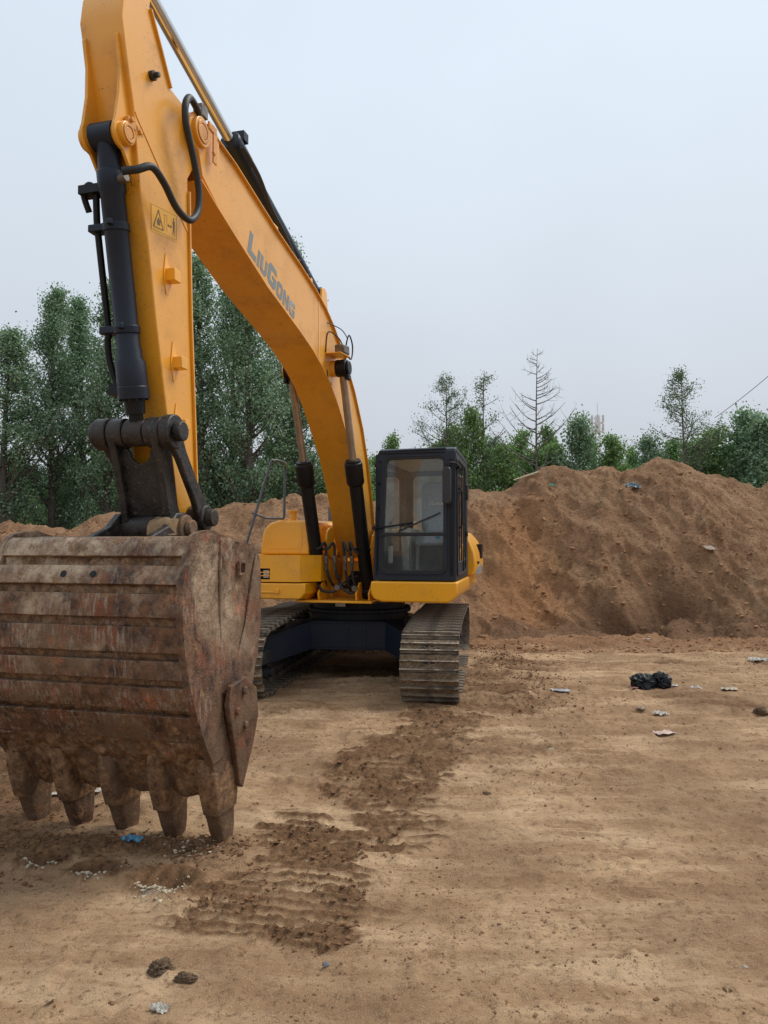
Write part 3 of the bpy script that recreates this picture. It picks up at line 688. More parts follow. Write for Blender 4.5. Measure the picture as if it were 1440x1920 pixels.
mb = MB(); mb.box(1.22, 1.26, -.95, -.87, 1.40, 1.50); part('battery_label', mb, M['white'], parent=tb)
mb = MB(); mb.prism([(-.40, 1.702), (-1.10, 1.702), (-1.10, 1.80), (-1.085, 1.95), (-1.045, 2.06), (-.97, 2.13), (-.86, 2.165), (-.40, 2.165)], -.1, 1.02, axis='x')
ft = part('fuel_tank', mb, M['yellow'], .03, seg=3)
mb = MB(); mb.prism([(-.50, 1.78), (-.98, 1.78), (-.98, 1.90), (-.92, 2.03), (-.82, 2.085), (-.50, 2.085)], 1.02, 1.026, axis='x')
part('tank_panel', mb, M['yellow'], .003, parent=ft)
mb = MB(); mb.cyl((.85, -.70, 2.16), (.85, -.70, 2.27), .052); mb.cyl((.85, -.70, 2.27), (.85, -.70, 2.31), .062, .058)
for i in range(8): a = i*PI/4; mb.cyl((.85+.058*math.cos(a), -.70+.058*math.sin(a), 2.275), (.85+.058*math.cos(a), -.70+.058*math.sin(a), 2.315), .013, seg=8)
part('filler_cap', mb, M['yellow'], .004, parent=ft)
mb = MB(); mb.box(.80, .9, -.90, -.77, 2.16, 2.195); part('cap_bracket', mb, M['yellow'], .01, parent=ft)
mb = MB(); mb.tube(spline([(1.36, -1.32, 1.35), (1.33, -1.10, 2.05), (1.30, -.86, 2.86), (1.27, -.80, 2.95), (1.1, -.72, 2.93), (1.0, -.76, 2.84), (1.0, -.77, 2.2)], 6), .018, 10)
mb.tube([(1.33, -1.09, 2.26), (1.2, -.95, 2.19), (1.0, -.77, 2.19)], .015, 10)
part('handrail', mb, simple('rail_grey', (.12, .14, .155), .45, .3))
mb = MB(); mb.prism([(-.2, 1.7), (-.2, 2.13), (-.35, 2.20), (-2.1, 2.20), (-2.3, 2.0), (-2.3, 1.22), (-.2, 1.22)], -1.30, -.45)
part('pump_cover', mb, M['yellow'], .03)
mb = MB(); mb.prism([(-.85, 1.22), (-.85, 2.10), (-1.0, 2.22), (-2.2, 2.22), (-2.3, 2.1), (-2.3, 1.22)], -.449, .55)
hd = part('engine_hood', mb, M['yellow'], .04)
mb = MB(); mb.cyl((-.55, -.52, 2.12), (-.55, -.52, 2.42), .15, seg=28); mb.cyl((-.55, -.52, 2.42), (-.55, -.52, 2.46), .15, .10, seg=28)
part('air_cleaner', mb, simple('cleaner_grey', (.06, .075, .10), .5), .02)
mb = MB(); mb.prism([(-.25, 1.7), (.25, 1.9), (.25, 2.12), (.12, 2.17), (-.25, 2.17)], -.62, -.36); mb.cyl((.2, -.66, 2.08), (.2, -.32, 2.08), .05)
part('valve_cover', mb, M['yellow'], .02)
mb = MB(); poly = [(-2.2, -1.4), (-2.2, 1.4), (-2.5, 1.38), (-2.78, 1.0), (-2.9, .4), (-2.9, -.4), (-2.78, -1.0), (-2.5, -1.38)]
mb.prism(poly, 1.09, 2.05, axis='z'); part('counterweight', mb, M['yellow'], .06, seg=3)
# side door panels behind the cab, left side of the machine
mb = MB(); prof = [(-.56, 1.39), (-.56, 2.02), (-.62, 2.06), (-.95, 2.0), (-1.10, 1.88), (-1.20, 1.70), (-1.26, 1.39)]
rows = []
mb.prism([(.55, 1.39), (1.70, 1.39), (1.74, 1.52), (1.72, 1.72), (1.65, 1.90), (1.52, 2.04), (.55, 2.10)], -2.2, -.50, axis='x')
sd_ = part('side_door', mb, M['yellow'], .03)
mb = MB()
for i in range(9): mb.prism([(-1.55-i*.055, 1.62), (-1.52-i*.055, 1.62), (-1.52-i*.055, 1.85), (-1.55-i*.055, 1.85)], 1.66, 1.74)
part('louvre', mb, M['black'], parent=sd_)
mb = MB(); mb.prism([(-.9, 1.395), (-1.6, 1.395), (-1.6, 1.55), (-1.0, 1.50)], 1.70, 1.745); part('side_decal', mb, M['grey_decal'], parent=sd_)
mb = MB(); mb.box(-.95, -.85, 1.72, 1.76, 1.55, 1.59); part('door_latch', mb, M['black'], .006, parent=sd_)
# skirt below the cab
mb = MB(); sec = [(.535, 1.375), (.535, 1.22), (.575, 1.15), (.68, 1.115), (1.52, 1.115), (1.60, 1.16), (1.645, 1.23), (1.645, 1.375)]
mb.prism(sec, -.50, 1.295, axis='x'); part('cab_skirt', mb, M['yellow'], .022, seg=3)
mb = MB(); mb.prism([(.9, 1.375), (.9, 1.15), (1.40, 1.115), (1.52, 1.13), (1.61, 1.23), (1.61, 1.375)], -2.2, -.505, axis='x'); part('side_skirt', mb, M['yellow'], .02)

# --- cab
CX0, CX1, CY0, CY1, CZ0, CZ1 = -.47, 1.26, .555, 1.625, 1.385, 3.02
def cabx(z, base=CX1): return base-.055*max(0, (z-1.95)/1.05)       # the front leans back slightly
def caby0(z): return CY0+.045*(z-CZ0)/(CZ1-CZ0)
def rectpoly(n_in, x0, x1, z0, z1):
    """rectangle sampled so that it pairs with an rrect of the same count"""
    out = []
    for p in n_in:
        cx_, cz_ = (x0+x1)/2, (z0+z1)/2; ix0 = min(q[0] for q in n_in); ix1 = max(q[0] for q in n_in); iz0 = min(q[1] for q in n_in); iz1 = max(q[1] for q in n_in)
        u_ = (p[0]-(ix0+ix1)/2)/((ix1-ix0)/2); v_ = (p[1]-(iz0+iz1)/2)/((iz1-iz0)/2); m_ = max(abs(u_), abs(v_))
        out.append((cx_+u_/m_*(x1-x0)/2, cz_+v_/m_*(z1-z0)/2))
    return out
def Pf(dx):   # front plane mapping (Y,Z)->3D
    return lambda p, t: (cabx(p[1])+t+dx, p[0]+(.045*(p[1]-CZ0)/(CZ1-CZ0) if p[0] < 1.0 else 0), p[1])
mb = MB()
inn = rrect(.665, 1.480, 1.50, 2.945, .085, 8)
frame_loop(mb, rectpoly(inn, CY0, CY1, CZ0, CZ1), inn, Pf(0), -.05, 0)
# left (door) side, right side and rear frames
def Ps(y): return lambda p, t: (p[0], y+t, p[1])
inn = rrect(-.30, 1.08, 1.62, 2.88, .09, 8)
frame_loop(mb, rectpoly(inn, CX0, 1.205, CZ0, CZ1-.02), inn, Ps(CY1), -.045, -.001)
inn2 = rrect(-.33, 1.10, 1.75, 2.88, .09, 8)
frame_loop(mb, rectpoly(inn2, CX0, 1.205, CZ0, CZ1-.02), inn2, Ps(CY0+.02), 0, .04)
inn3 = rrect(.70, 1.48, 2.0, 2.86, .08, 8)
frame_loop(mb, rectpoly(inn3, CY0+.06, CY1-.05, CZ0, CZ1-.02), inn3, lambda p, t: (CX0+t, p[0], p[1]), 0, .04)
mb.box(CX0+.04, 1.2, CY0+.07, CY1-.05, CZ0, CZ0+.05)
cab = part('cab', mb, M['cabpaint'], .008)
mb = MB(); mb.prism([(CX0-.01, CZ1-.02), (1.18, CZ1-.02), (1.19, CZ1+.02), (1.10, CZ1+.055), (-.35, CZ1+.06), (CX0-.01, CZ1+.02)], CY0+.05, CY1-.002)
part('roof', mb, M['cabpaint'], .02, parent=cab)
mb = MB(); mb.tube([(1.215, .64, 3.03), (1.215, 1.50, 3.045)], .016, 8); mb.box(1.18, 1.225, .65, 1.48, 3.0, 3.022); part('drip_rail', mb, M['cabpaint'], .005, parent=cab)
# raised frame around the windscreen, rubber gasket, divider
def seal(x0, x1, z0, z1, r, wd, t0, t1, name, mat):
    mb = MB(); a = rrect(x0, x1, z0, z1, r, 8); b = rrect(x0+wd, x1-wd, z0+wd, z1-wd, max(.01, r-wd), 8); frame_loop(mb, a, b, Pf(0), t0, t1); return part(name, mb, mat, .003, parent=cab)
seal(.635, 1.515, 1.465, 2.975, .11, .022, .001, .018, 'windscreen_frame', M['cabpaint'])
seal(.655, 1.495, 1.485, 2.955, .095, .030, -.03, .010, 'windscreen_seal', M['rubber'])
mb = MB(); mb.box(1.225, 1.275, .665, 1.490, 1.945, 1.99); part('window_divider', mb, M['rubber'], .006, parent=cab)
mb = MB(); mb.add([(cabx(1.985)-.02, .67, 1.985), (cabx(1.985)-.02, 1.485, 1.985), (cabx(2.945)-.02, 1.485, 2.94), (cabx(2.945)-.02, .70, 2.94)], [(0, 1, 2, 3)]); part('windscreen', mb, M['glass'], parent=cab)
mb = MB(); mb.add([(1.24, .67, 1.50), (1.24, 1.485, 1.50), (1.24, 1.485, 1.95), (1.24, .67, 1.95)], [(0, 1, 2, 3)]); part('lower_windscreen', mb, M['glass'], parent=cab)
mb = MB(); mb.add([(-.3, CY1-.02, 1.60), (1.09, CY1-.02, 1.60), (1.09, CY1-.02, 2.9), (-.3, CY1-.02, 2.9)], [(0, 1, 2, 3)]); part('side_window', mb, M['glass'], parent=cab)
mb = MB(); mb.add([(-.34, CY0+.04, 1.74), (1.11, CY0+.04, 1.74), (1.11, CY0+.04, 2.89), (-.34, CY0+.04, 2.89)], [(0, 1, 2, 3)]); part('side_window', mb, M['glass'], parent=cab)
mb = MB(); mb.add([(CX0+.02, .69, 1.99), (CX0+.02, 1.49, 1.99), (CX0+.02, 1.49, 2.87), (CX0+.02, .69, 2.87)], [(0, 1, 2, 3)]); part('rear_window', mb, M['rear_glass'], parent=cab)
# door outline, handle, hinges, pillar trims
mb = MB(); a = rrect(-.02, 1.16, 1.44, 2.95, .10, 8); b = rrect(.02, 1.12, 1.48, 2.91, .08, 8); frame_loop(mb, a, b, Ps(CY1), 0, .018)
mb.box(.30, .335, CY1+.0, CY1+.017, 1.46, 2.93)
dr = part('door_frame', mb, M['rubber'], .003, parent=cab)
mb = MB(); mb.tube(spline([(1.10, CY1+.01, 2.05), (1.10, CY1+.06, 2.1), (1.10, CY1+.06, 2.5), (1.10, CY1+.01, 2.55)], 5), .012, 8); part('grab_handle', mb, M['black'], parent=cab)
mb = MB(); mb.box(.06, .20, CY1+.018, CY1+.05, 1.95, 2.03); part('door_handle', mb, M['black'], .008, parent=cab)
mb = MB()
for y_ in (CY0+.045, CY1-.05):
    for z_ in (1.47, 1.92, 2.30, 2.62, 2.90): mb.cyl((cabx(z_)-.001, y_+(.04*(z_-CZ0)/1.6 if y_ < 1 else 0), z_), (cabx(z_)+.014, y_+(.04*(z_-CZ0)/1.6 if y_ < 1 else 0), z_), .016, seg=10)
part('frame_bolts', mb, M['black'], parent=cab)
mb = MB(); mb.box(1.262, 1.282, 1.555, 1.585, 1.50, 2.92); part('pillar_trim', mb, M['black'], .006, parent=cab)
mb = MB(); mb.box(1.262, 1.280, .60, .62, 1.50, 2.85); part('pillar_trim', mb, M['black'], .006, parent=cab)
# wiper
mb = MB(); mb.tube([(1.285, .585, 2.045), (1.30, .80, 2.07), (1.285, 1.08, 2.115)], .011, 8); mb.cyl((1.25, .585, 2.045), (1.31, .585, 2.045), .026)
wi = part('wiper', mb, M['black'], parent=cab)
mb = MB(); mb.prism([(.90, 2.02), (1.43, 2.245), (1.437, 2.225), (.905, 1.998)], 1.262, 1.275, axis='x'); part('wiper_blade', mb, M['rubber'], parent=wi)
# mirrors
mb = MB(); a = rrect(1.475, 1.585, 2.33, 2.80, .05, 6); mb.prism(a, 1.33, 1.385, axis='x')
mi = part('mirror', mb, M['mirror'], .018, parent=cab, seg=3)
mb = MB(); mb.tube(spline([(1.20, 1.66, 2.80), (1.30, 1.62, 2.85), (1.36, 1.55, 2.84), (1.36, 1.53, 2.78)], 5), .012, 8); mb.cyl((1.18, 1.60, 2.80), (1.22, 1.68, 2.80), .02); mb.tube([(1.325, 1.55, 2.36), (1.325, 1.55, 2.80)], .010, 8)
part('mirror_arm', mb, M['black'], parent=mi)
mb = MB(); a = rrect(.10, .22, 2.45, 2.68, .03, 4); mb.prism(a, 1.66, 1.69); mb.cyl((.16, 1.62, 2.56), (.16, 1.66, 2.56), .015); part('side_mirror', mb, M['mirror'], .008, parent=cab)
# interior
mb = MB(); a = rrect(.97, 1.46, 2.0, 2.72, .10, 8); mb.prism(a, .02, .15, axis='x')
st_ = part('seat', mb, M['seat'], .04, parent=cab, seg=3)
mb = MB(); mb.box(.10, .62, .97, 1.43, 1.82, 1.98); part('seat_cushion', mb, M['seat'], .04, parent=st_, seg=3)
mb = MB(); mb.box(.16, .55, 1.02, 1.38, 1.44, 1.82); part('seat_base', mb, M['interior_dark'], .01, parent=st_)
for y_ in (.84, 1.45):
    mb = MB(); mb.prism([(.0, 1.44), (.62, 1.44), (.75, 2.03), (.68, 2.07), (.0, 2.05)], y_-.05, y_+.06); cn = part('console', mb, M['interior'], .02, parent=cab)
    mb = MB(); mb.tube([(.66, y_, 2.05), (.70, y_, 2.16), (.69, y_, 2.20)], .013, 8); mb.cyl((.69, y_, 2.18), (.695, y_, 2.28), .022, .028, 12); part('joystick', mb, M['rubber'], parent=cn)
mb = MB()
for y_ in (.98, 1.10): mb.tube([(.95, y_, 1.46), (1.0, y_, 1.75), (.93, y_, 1.92)], .009, 8); mb.box(.93, 1.05, y_-.04, y_+.04, 1.50, 1.515)
part('travel_levers', mb, M['steel'], parent=cab)
mb = MB(); mb.box(CX0+.05, CX0+.22, .68, 1.50, 1.44, 1.97); mb.box(.0, 1.15, 1.50, 1.56, 1.44, 1.62); part('interior_panel', mb, M['interior'], .02, parent=cab)
mb = MB(); mb.box(-.40, 1.10, .64, 1.56, 2.93, 2.955); part('headliner', mb, M['interior'], parent=cab)
mb = MB(); mb.prism([(.72, 1.60), (.78, 1.60), (.78, 1.82), (.72, 1.82)], 1.10, 1.13, axis='x'); part('gauge', mb, M['interior'], .01, parent=cab)
mb = MB(); mb.box(1.243, 1.246, 1.37, 1.42, 1.905, 1.94); part('blue_tag', mb, M['blue'], parent=cab)

# --- lettering built as block letters (u right, v up, cap height 1)
LET = {
 'L': ([[(0, 0), (.30, 0), (.30, 1), (0, 1)], [(.30, 0), (.78, 0), (.78, .26), (.30, .26)]], .80),
 'I': ([[(0, 0), (.30, 0), (.30, 1), (0, 1)]], .30),
 'U': ([[(0, .16), (.28, .16), (.28, 1), (0, 1)], [(.60, .16), (.88, .16), (.88, 1), (.60, 1)], [(.16, 0), (.72, 0), (.88, .16), (.60, .24), (.28, .24), (0, .16)]], .88),
 'G': ([[(0, .18), (.30, .25), (.30, .75), (0, .82)], [(0, .82), (.30, .75), (.88, .75), (.88, .86), (.76, 1), (.18, 1)], [(0, .18), (.18, 0), (.76, 0), (.90, .12), (.62, .25), (.30, .25)], [(.62, .25), (.90, .12), (.90, .55), (.62, .55)], [(.46, .40), (.62, .40), (.62, .55), (.46, .55)]], .92),
 'O': ([[(0, .18), (.28, .25), (.28, .75), (0, .82)], [(.88, .82), (.60, .75), (.60, .25), (.88, .18)], [(0, .82), (.28, .75), (.60, .75), (.88, .82), (.70, 1), (.18, 1)], [(0, .18), (.18, 0), (.70, 0), (.88, .18), (.60, .25), (.28, .25)]], .88),
 'N': ([[(0, 0), (.27, 0), (.27, 1), (0, 1)], [(.60, 0), (.87, 0), (.87, 1), (.60, 1)], [(.27, 1), (.27, .62), (.60, 0), (.60, .38)]], .87)}
def lettering(spec, P, name, mat, parent, thick):
    """spec: (letter, height, width factor); P(u,v,t) maps to 3D"""
    mb = MB(); u = 0
    for ch, h_, wf in spec:
        polys, adv = LET[ch]
        for pl in polys:
            a = [P(u+q[0]*h_*wf, q[1]*h_, 0) for q in pl]; b = [P(u+q[0]*h_*wf, q[1]*h_, thick) for q in pl]; n = len(pl)
            mb.add(a+b, [tuple(range(n)), tuple(range(2*n-1, n-1, -1))]+[(i, i+n, (i+1) % n+n, (i+1) % n) for i in range(n)])
        u += adv*h_*wf+.045*spec[0][1]*2*wf
    return part(name, mb, mat, parent=parent)
WORD = [('L', 1, 1), ('I', .74, 1), ('U', .74, 1), ('G', 1, 1), ('O', .74, 1), ('N', .74, 1), ('G', .74, 1)]
def word(h_, wf): return [(c_, a*h_, wf) for c_, a, b in WORD]
lettering(word(.045, .9), lambda u, v, t: (.168+t, 1.16+u-.02, 2.395+v), 'seat_lettering', M['white'], st_, .002)
mb = MB(); mb.ring((.168, 1.105, 2.415), (.171, 1.105, 2.415), .026, .017, 16); part('seat_emblem', mb, M['white'], parent=st_)

# --- boom: a box section, side plates set in from the flanges
top = [(5.0, 5.225), (4.54, 5.165), (3.6, 4.955), (2.95, 4.84), (2.5, 4.74), (2.15, 4.635), (1.86, 4.50), (1.44, 4.24), (1.0, 3.87), (.62, 3.43), (.36, 2.98), (.16, 2.5), (-.02, 2.0), (-.10, 1.78)]
bot = [(5.14, 4.74), (4.95, 4.668), (4.53, 4.53), (3.85, 4.32), (3.01, 4.135), (2.6, 4.03), (2.3, 3.92), (2.0, 3.78), (1.75, 3.61), (1.50, 3.40), (1.10, 3.02), (.82, 2.65), (.59, 2.26), (.40, 1.86), (.20, 1.66)]
mb = MB()
for y_ in (-.205, .192): mb.prism(top+[(0, 1.5)][:0]+bot[::-1], y_, y_+.013)
def strip(line, off, y0, y1, th):
    rows = [[], [], [], []]
    P_ = [Vector((p[0], 0, p[1])) for p in line]; n = len(P_)
    for i, p in enumerate(P_):
        d_ = (P_[min(i+1, n-1)]-P_[max(i-1, 0)]).normalized(); nn = Vector((-d_.z, 0, d_.x))*off
        a = p+nn*0; b = p+nn*th
        for r_, (q, y_) in zip(rows, ((a, y0), (a, y1), (b, y1), (b, y0))): r_.append((q.x, y_, q.z))
    for i in range(4): mb.quadgrid([rows[i], rows[(i+1) % 4]])
    for e_ in (0, -1): mb.add([rows[i][e_] for i in range(4)], [(0, 1, 2, 3)])
strip(top, -1, -.235, .235, .014); strip(bot, 1, -.235, .235, .014)
mb.add([(5.0, -.2, 5.22), (5.0, .2, 5.22), (5.14, .2, 4.75), (5.14, -.2, 4.75)], [(0, 1, 2, 3)]) if False else mb.prism([(5.0, 5.22), (4.985, 5.22), (4.985, 4.69), (5.0, 4.69)], -.19, .19)
boom = part('boom', mb, M['boom'], .003)
# tip fork: two ears with bosses
for y0, y1 in ((-.225, -.175), (.175, .225)):
    mb = MB(); arc = [(5.18+.15*math.cos(R(a)), 5.10+.15*math.sin(R(a))) for a in range(90, -91, -15)]
    mb.prism([(4.84, 5.245)]+[(5.0, 5.25)]+arc+[(5.12, 4.78), (4.84, 4.64)], y0, y1); part('tip_ear', mb, M['boom'], .006, parent=boom)
mb = MB(); mb.cyl((5.18, -.262, 5.10), (5.18, .262, 5.10), .115, seg=32)
part('boom_tip_boss', mb, M['boom'], .006, parent=boom)
mb = MB(); mb.ring((5.18, .262, 5.10), (5.18, .272, 5.10), .088, .062, 28); mb.cyl((5.18, .262, 5.10), (5.18, .268, 5.10), .058, seg=24); mb.cyl((5.08, .225, 5.20), (5.08, .28, 5.20), .022, seg=6); mb.box(4.98, 5.11, .262, .278, 5.17, 5.23); mb.cyl((5.02, .262, 5.01), (5.02, .285, 5.01), .02, seg=6); mb.box(4.97, 5.03, .262, .276, 4.93, 5.2)
part('pin_cap', mb, paint('scuffed_pin', (.70, .30, .04), dirt=(.16, .06, .03), amount=1.0, scale=3), .003, parent=boom)
mb = MB()
mb.prism([(4.93, 5.20), (4.80, 5.17), (4.90, 4.70), (4.98, 4.70)], .2055, .2085); mb.prism([(2.36, 4.66), (2.32, 4.66), (2.30, 4.0), (2.34, 4.0)], .2055, .2085)
part('weld_seam', mb, paint('lighter_seam', (.82, .42, .10), amount=.2), parent=boom)
# fixed ends of the cylinders
mb = MB(); mb.cyl((1.86, -.42, 3.98), (1.86, .27, 3.98), .098, seg=28); part('lift_pin_boss', mb, M['boom'], .01, parent=boom)
b0 = Vector((-.0, 0, 0)); dirb = Vector((4.10-2.90, 0, 4.555-4.235)).normalized(); upb = Vector((-dirb.z, 0, dirb.x))
org = Vector((4.245, .2055, 4.515))
lettering(word(.222, 1.04), lambda u, v, t: tuple(org-dirb*u+upb*v*1.0+Vector((0, t, 0))), 'boom_lettering', M['grey_decal'], boom, .002)
for x_, z_ in ((2.55, 4.77), (3.55, 4.95), (1.9, 4.54)):
    mb = MB(); mb.box(x_-.05, x_+.05, .10, .19, z_, z_+.10); part('hose_bracket', mb, M['yellow'], .008, parent=boom)
mb = MB(); mb.prism([(1.7, 4.42), (2.05, 4.56), (1.98, 4.95), (1.90, 4.98), (1.82, 4.95)], -.12, -.09); mb.prism([(1.7, 4.42), (2.05, 4.56), (1.98, 4.95), (1.90, 4.98), (1.82, 4.95)], .09, .12)
part('arm_cylinder_bracket', mb, M['yellow'], .006, parent=boom)
# lamp on its little shelf by the lift pin, with its cable
mb = MB(); mb.prism([(1.72, 4.155), (2.12, 4.115), (2.12, 4.105), (1.72, 4.14)], .2056, .40); part('lamp_shelf', mb, M['yellow'], .004, parent=boom)
mb = MB(); mb.prism([(1.75, 4.16), (1.98, 4.14), (2.0, 4.24), (1.77, 4.27)], .28, .40); part('work_lamp', mb, M['steel'], .015, parent=boom)
mb = MB(); mb.tube(spline([(1.9, .36, 4.24), (2.0, .33, 4.32), (2.05, .22, 4.38), (2.12, .215, 4.12)], 6), .008, 6)
mb.tube(spline([(1.76, .34, 4.20), (1.58, .36, 4.16), (1.52, .36, 4.34), (1.66, .36, 4.44), (1.72, .34, 4.30), (1.62, .3, 4.14), (1.66, .28, 4.02)], 7), .010, 6)
mb.tube(spline([(2.06, .20, 4.50), (1.8, .30, 4.48), (1.66, .34, 4.40)], 6), .006, 6)
mb.tube(spline([(2.05, .209, 3.93), (2.03, .213, 3.83), (1.9, .213, 3.78)], 6), .006, 6)
part('lamp_cable', mb, M['rubber'], parent=boom)

# --- boom cylinders
for s in (1, -1):
    y_ = .335*s; a = Vector((.70, y_, 1.20)); t_ = Vector((1.86, y_, 3.98)); d_ = (t_-a).normalized(); L = (t_-a).length
    g0 = a+d_*(L*.615); mb = MB(); mb.tube([a+d_*.08, g0], .088, 24); mb.cyl(a-Vector((0, .062, 0)), a+Vector((0, .062, 0)), .10, seg=24)
    mb.tube([g0-d_*.34, g0-d_*.33, g0-d_*.30, g0-d_*.04, g0-d_*.03, g0], [.088, .10, .115, .115, .098, .098], 28)
    cyl_ = part('boom_cylinder', mb, M['rubber'] if False else M['black'], .004)
    mb = MB(); mb.tube([g0, t_-d_*.07], .047, 20); rd = part('rod', mb, M['chrome'], parent=cyl_)
    mb = MB(); mb.cyl(t_-Vector((0, .068, 0)), t_+Vector((0, .068, 0)), .105, seg=28); mb.cyl(t_+Vector((0, s*.068, 0)), t_+Vector((0, s*.10, 0)), .085, seg=24); mb.box(t_.x-.05, t_.x+.05, t_.y+s*.07-.01, t_.y+s*.07+.03, t_.z-.15, t_.z-.08); part('rod_eye', mb, M['black'], .01, parent=cyl_)
    mb = MB(); q = a+d_*.62
    mb.ring(q-d_*.02, q+d_*.02, .10, .086, 24); mb.tube([q+Vector((.02, -s*.07, 0)), q+Vector((.06, -s*.17, .02))], .016, 8); part('hose_clamp', mb, M['black'], parent=cyl_)
# arm cylinder on top of the boom
a = Vector((1.90, 0, 4.90)); t_ = Vector((5.64, 0, 6.03)); d_ = (t_-a).normalized(); g0 = Vector((4.22, 0, a.z+(4.22-a.x)*d_.z/d_.x))
mb = MB(); mb.tube([a+d_*.05, g0-d_*.30], .082, 24); mb.tube([g0-d_*.36, g0-d_*.30, g0-d_*.02, g0], [.086, .105, .105, .09], 28); mb.cyl(a-Vector((0, .085, 0)), a+Vector((0, .085, 0)), .09)
mb.box(g0.x-.18, g0.x-.08, -.05, .11, g0.z+.03, g0.z+.12)
ac = part('arm_cylinder', mb, M['navy'], .004)
mb = MB(); mb.tube([g0, t_], .052, 20); part('rod', mb, M['chrome2'], parent=ac)
mb = MB(); mb.cyl(t_-Vector((0, .085, 0)), t_+Vector((0, .085, 0)), .085); part('rod_eye', mb, M['yellow'], .01, parent=ac)
mb = MB(); mb.tube(spline([(4.24, .14, 5.50), (4.12, .15, 5.46), (3.92, .17, 5.36), (3.63, .17, 5.18), (3.3, .17, 5.07), (3.02, .16, 4.96), (2.85, .15, 4.905)], 6), .021, 10)
mb.tube(spline([(4.1, -.14, 5.52), (3.9, -.15, 5.3), (3.5, -.15, 5.1), (3.0, -.15, 4.95), (2.4, -.15, 4.80)], 6), .02, 10)
mb.tube(spline([(2.85, .15, 4.90), (2.60, .15, 4.86), (2.45, .17, 4.83), (2.2, .17, 4.73), (1.95, .17, 4.65), (1.7, .17, 4.5), (1.4, .17, 4.28), (1.0, .17, 3.92)], 6), .019, 10)
mb.cyl((2.62, .12, 4.87), (2.58, .19, 4.86), .035, seg=10); mb.cyl((2.95, .11, 4.92), (2.90, .19, 4.91), .035, seg=10)
part('boom_top_hoses', mb, M['rubber'])

# --- arm (stick)
ft_ = [(5.72, 6.17), (5.88, 6.05), (6.10, 5.58), (6.125, 5.40), (6.05, 5.12), (5.97, 4.85), (5.88, 4.32), (5.77, 3.98), (5.655, 3.45), (5.48, 2.74), (5.32, 2.1), (5.20, 1.66)]
re_ = [(5.03, 1.62), (5.03, 1.90), (5.055, 2.14), (5.12, 2.9), (5.185, 3.59), (5.225, 4.25), (5.24, 4.70), (5.08, 4.94), (5.04, 5.10), (5.10, 5.24), (5.28, 5.25), (5.50, 5.27), (5.66, 5.48), (5.80, 5.68), (5.76, 5.86), (5.66, 5.93), (5.62, 6.03), (5.66, 6.14)]
mb = MB(); mb.prism(ft_+re_, -.165, .165)
arm = part('arm', mb, M['boom'], .008)
mb = MB()
rl = [(5.028, 1.66), (5.028, 1.90), (5.052, 2.14), (5.116, 2.9), (5.180, 3.59), (5.220, 4.25), (5.236, 4.60)]
for i in range(len(rl)-1):
    (xa_, za_), (xb_, zb_) = rl[i], rl[i+1]; mb.prism([(xa_-.012, za_), (xa_+.004, za_), (xb_+.004, zb_), (xb_-.012, zb_)], -.185, .185)
rl = [(5.52, 5.268), (5.66, 5.475), (5.80, 5.675)]
for i in range(2):
    (xa_, za_), (xb_, zb_) = rl[i], rl[i+1]; mb.prism([(xa_-.012, za_), (xa_+.004, za_), (xb_+.004, zb_), (xb_-.012, zb_)], -.185, .185)
part('arm_flange', mb, M['boom'], parent=arm)
mb = MB(); mb.prism([(5.92, 4.55), (5.935, 4.50), (5.36, 4.58-.02), (5.26, 4.60)] if False else [(5.955, 4.83), (5.935, 4.80), (5.235, 4.27), (5.235, 4.30)], .1655, .170)
part('arm_seam', mb, M['boom'], parent=arm)
# ears that carry the bucket cylinder, ribs blending into the top plate
for y_ in (-.135, .115):
    mb = MB(); arc = [(6.02+.115*math.cos(R(a)), 4.64+.115*math.sin(R(a))) for a in range(30, -100, -13)]
    mb.prism([(6.06, 5.36), (6.125, 5.28), (6.085, 5.10), (6.085, 4.90)]+arc+[(5.93, 4.42), (5.80, 4.20), (5.80, 4.14), (5.86, 4.30), (5.94, 4.80), (6.03, 5.13)], y_-.011, y_+.013)
    part('cylinder_ear', mb, M['boom'], .005, parent=arm)
mb = MB(); mb.cyl((6.02, -.185, 4.64), (6.02, .165, 4.64), .080, seg=28); part('cylinder_pin_boss', mb, M['boom'], .008, parent=arm)
mb = MB(); mb.ring((6.02, .165, 4.64), (6.02, .175, 4.64), .066, .044, 24); mb.cyl((6.02, .165, 4.64), (6.02, .171, 4.64), .040, seg=20)
mb.prism([(5.99, 4.76), (6.03, 4.76), (6.03, 4.71), (5.85, 4.69), (5.85, 4.73)], .132, .165); mb.cyl((5.90, .16, 4.71), (5.90, .185, 4.71), .018, seg=6); mb.cyl((6.0, .16, 4.745), (6.0, .185, 4.745), .018, seg=6)
part('pin_cap', mb, paint('scuffed_pin_cap', (.70, .30, .04), dirt=(.16, .06, .03), amount=1.0, scale=3), .003, parent=arm)
for x_, z_, sz_ in ((5.50, 3.83, .046), (5.385, 3.20, .044), (5.33, 2.74, .038)):
    mb = MB(); mb.box(x_-sz_, x_+sz_, .166, .245, z_-sz_, z_+sz_); bo = part('pipe_mount', mb, M['yellow'], .005, parent=arm)
    mb = MB(); mb.prism([(x_+.05, z_+.16), (x_+.075, z_), (x_+.03, z_-.15), (x_-.02, z_-.04), (x_-.02, z_+.04)], .1656, .172); part('mount_plate', mb, M['yellow'], .002, parent=bo)
mb = MB(); mb.cyl((5.77, .165, 5.20), (5.77, .20, 5.20), .035, seg=12); mb.cyl((5.77, .20, 5.20), (5.77, .235, 5.20), .020, seg=10); part('grease_boss', mb, M['grease'], .003, parent=arm)
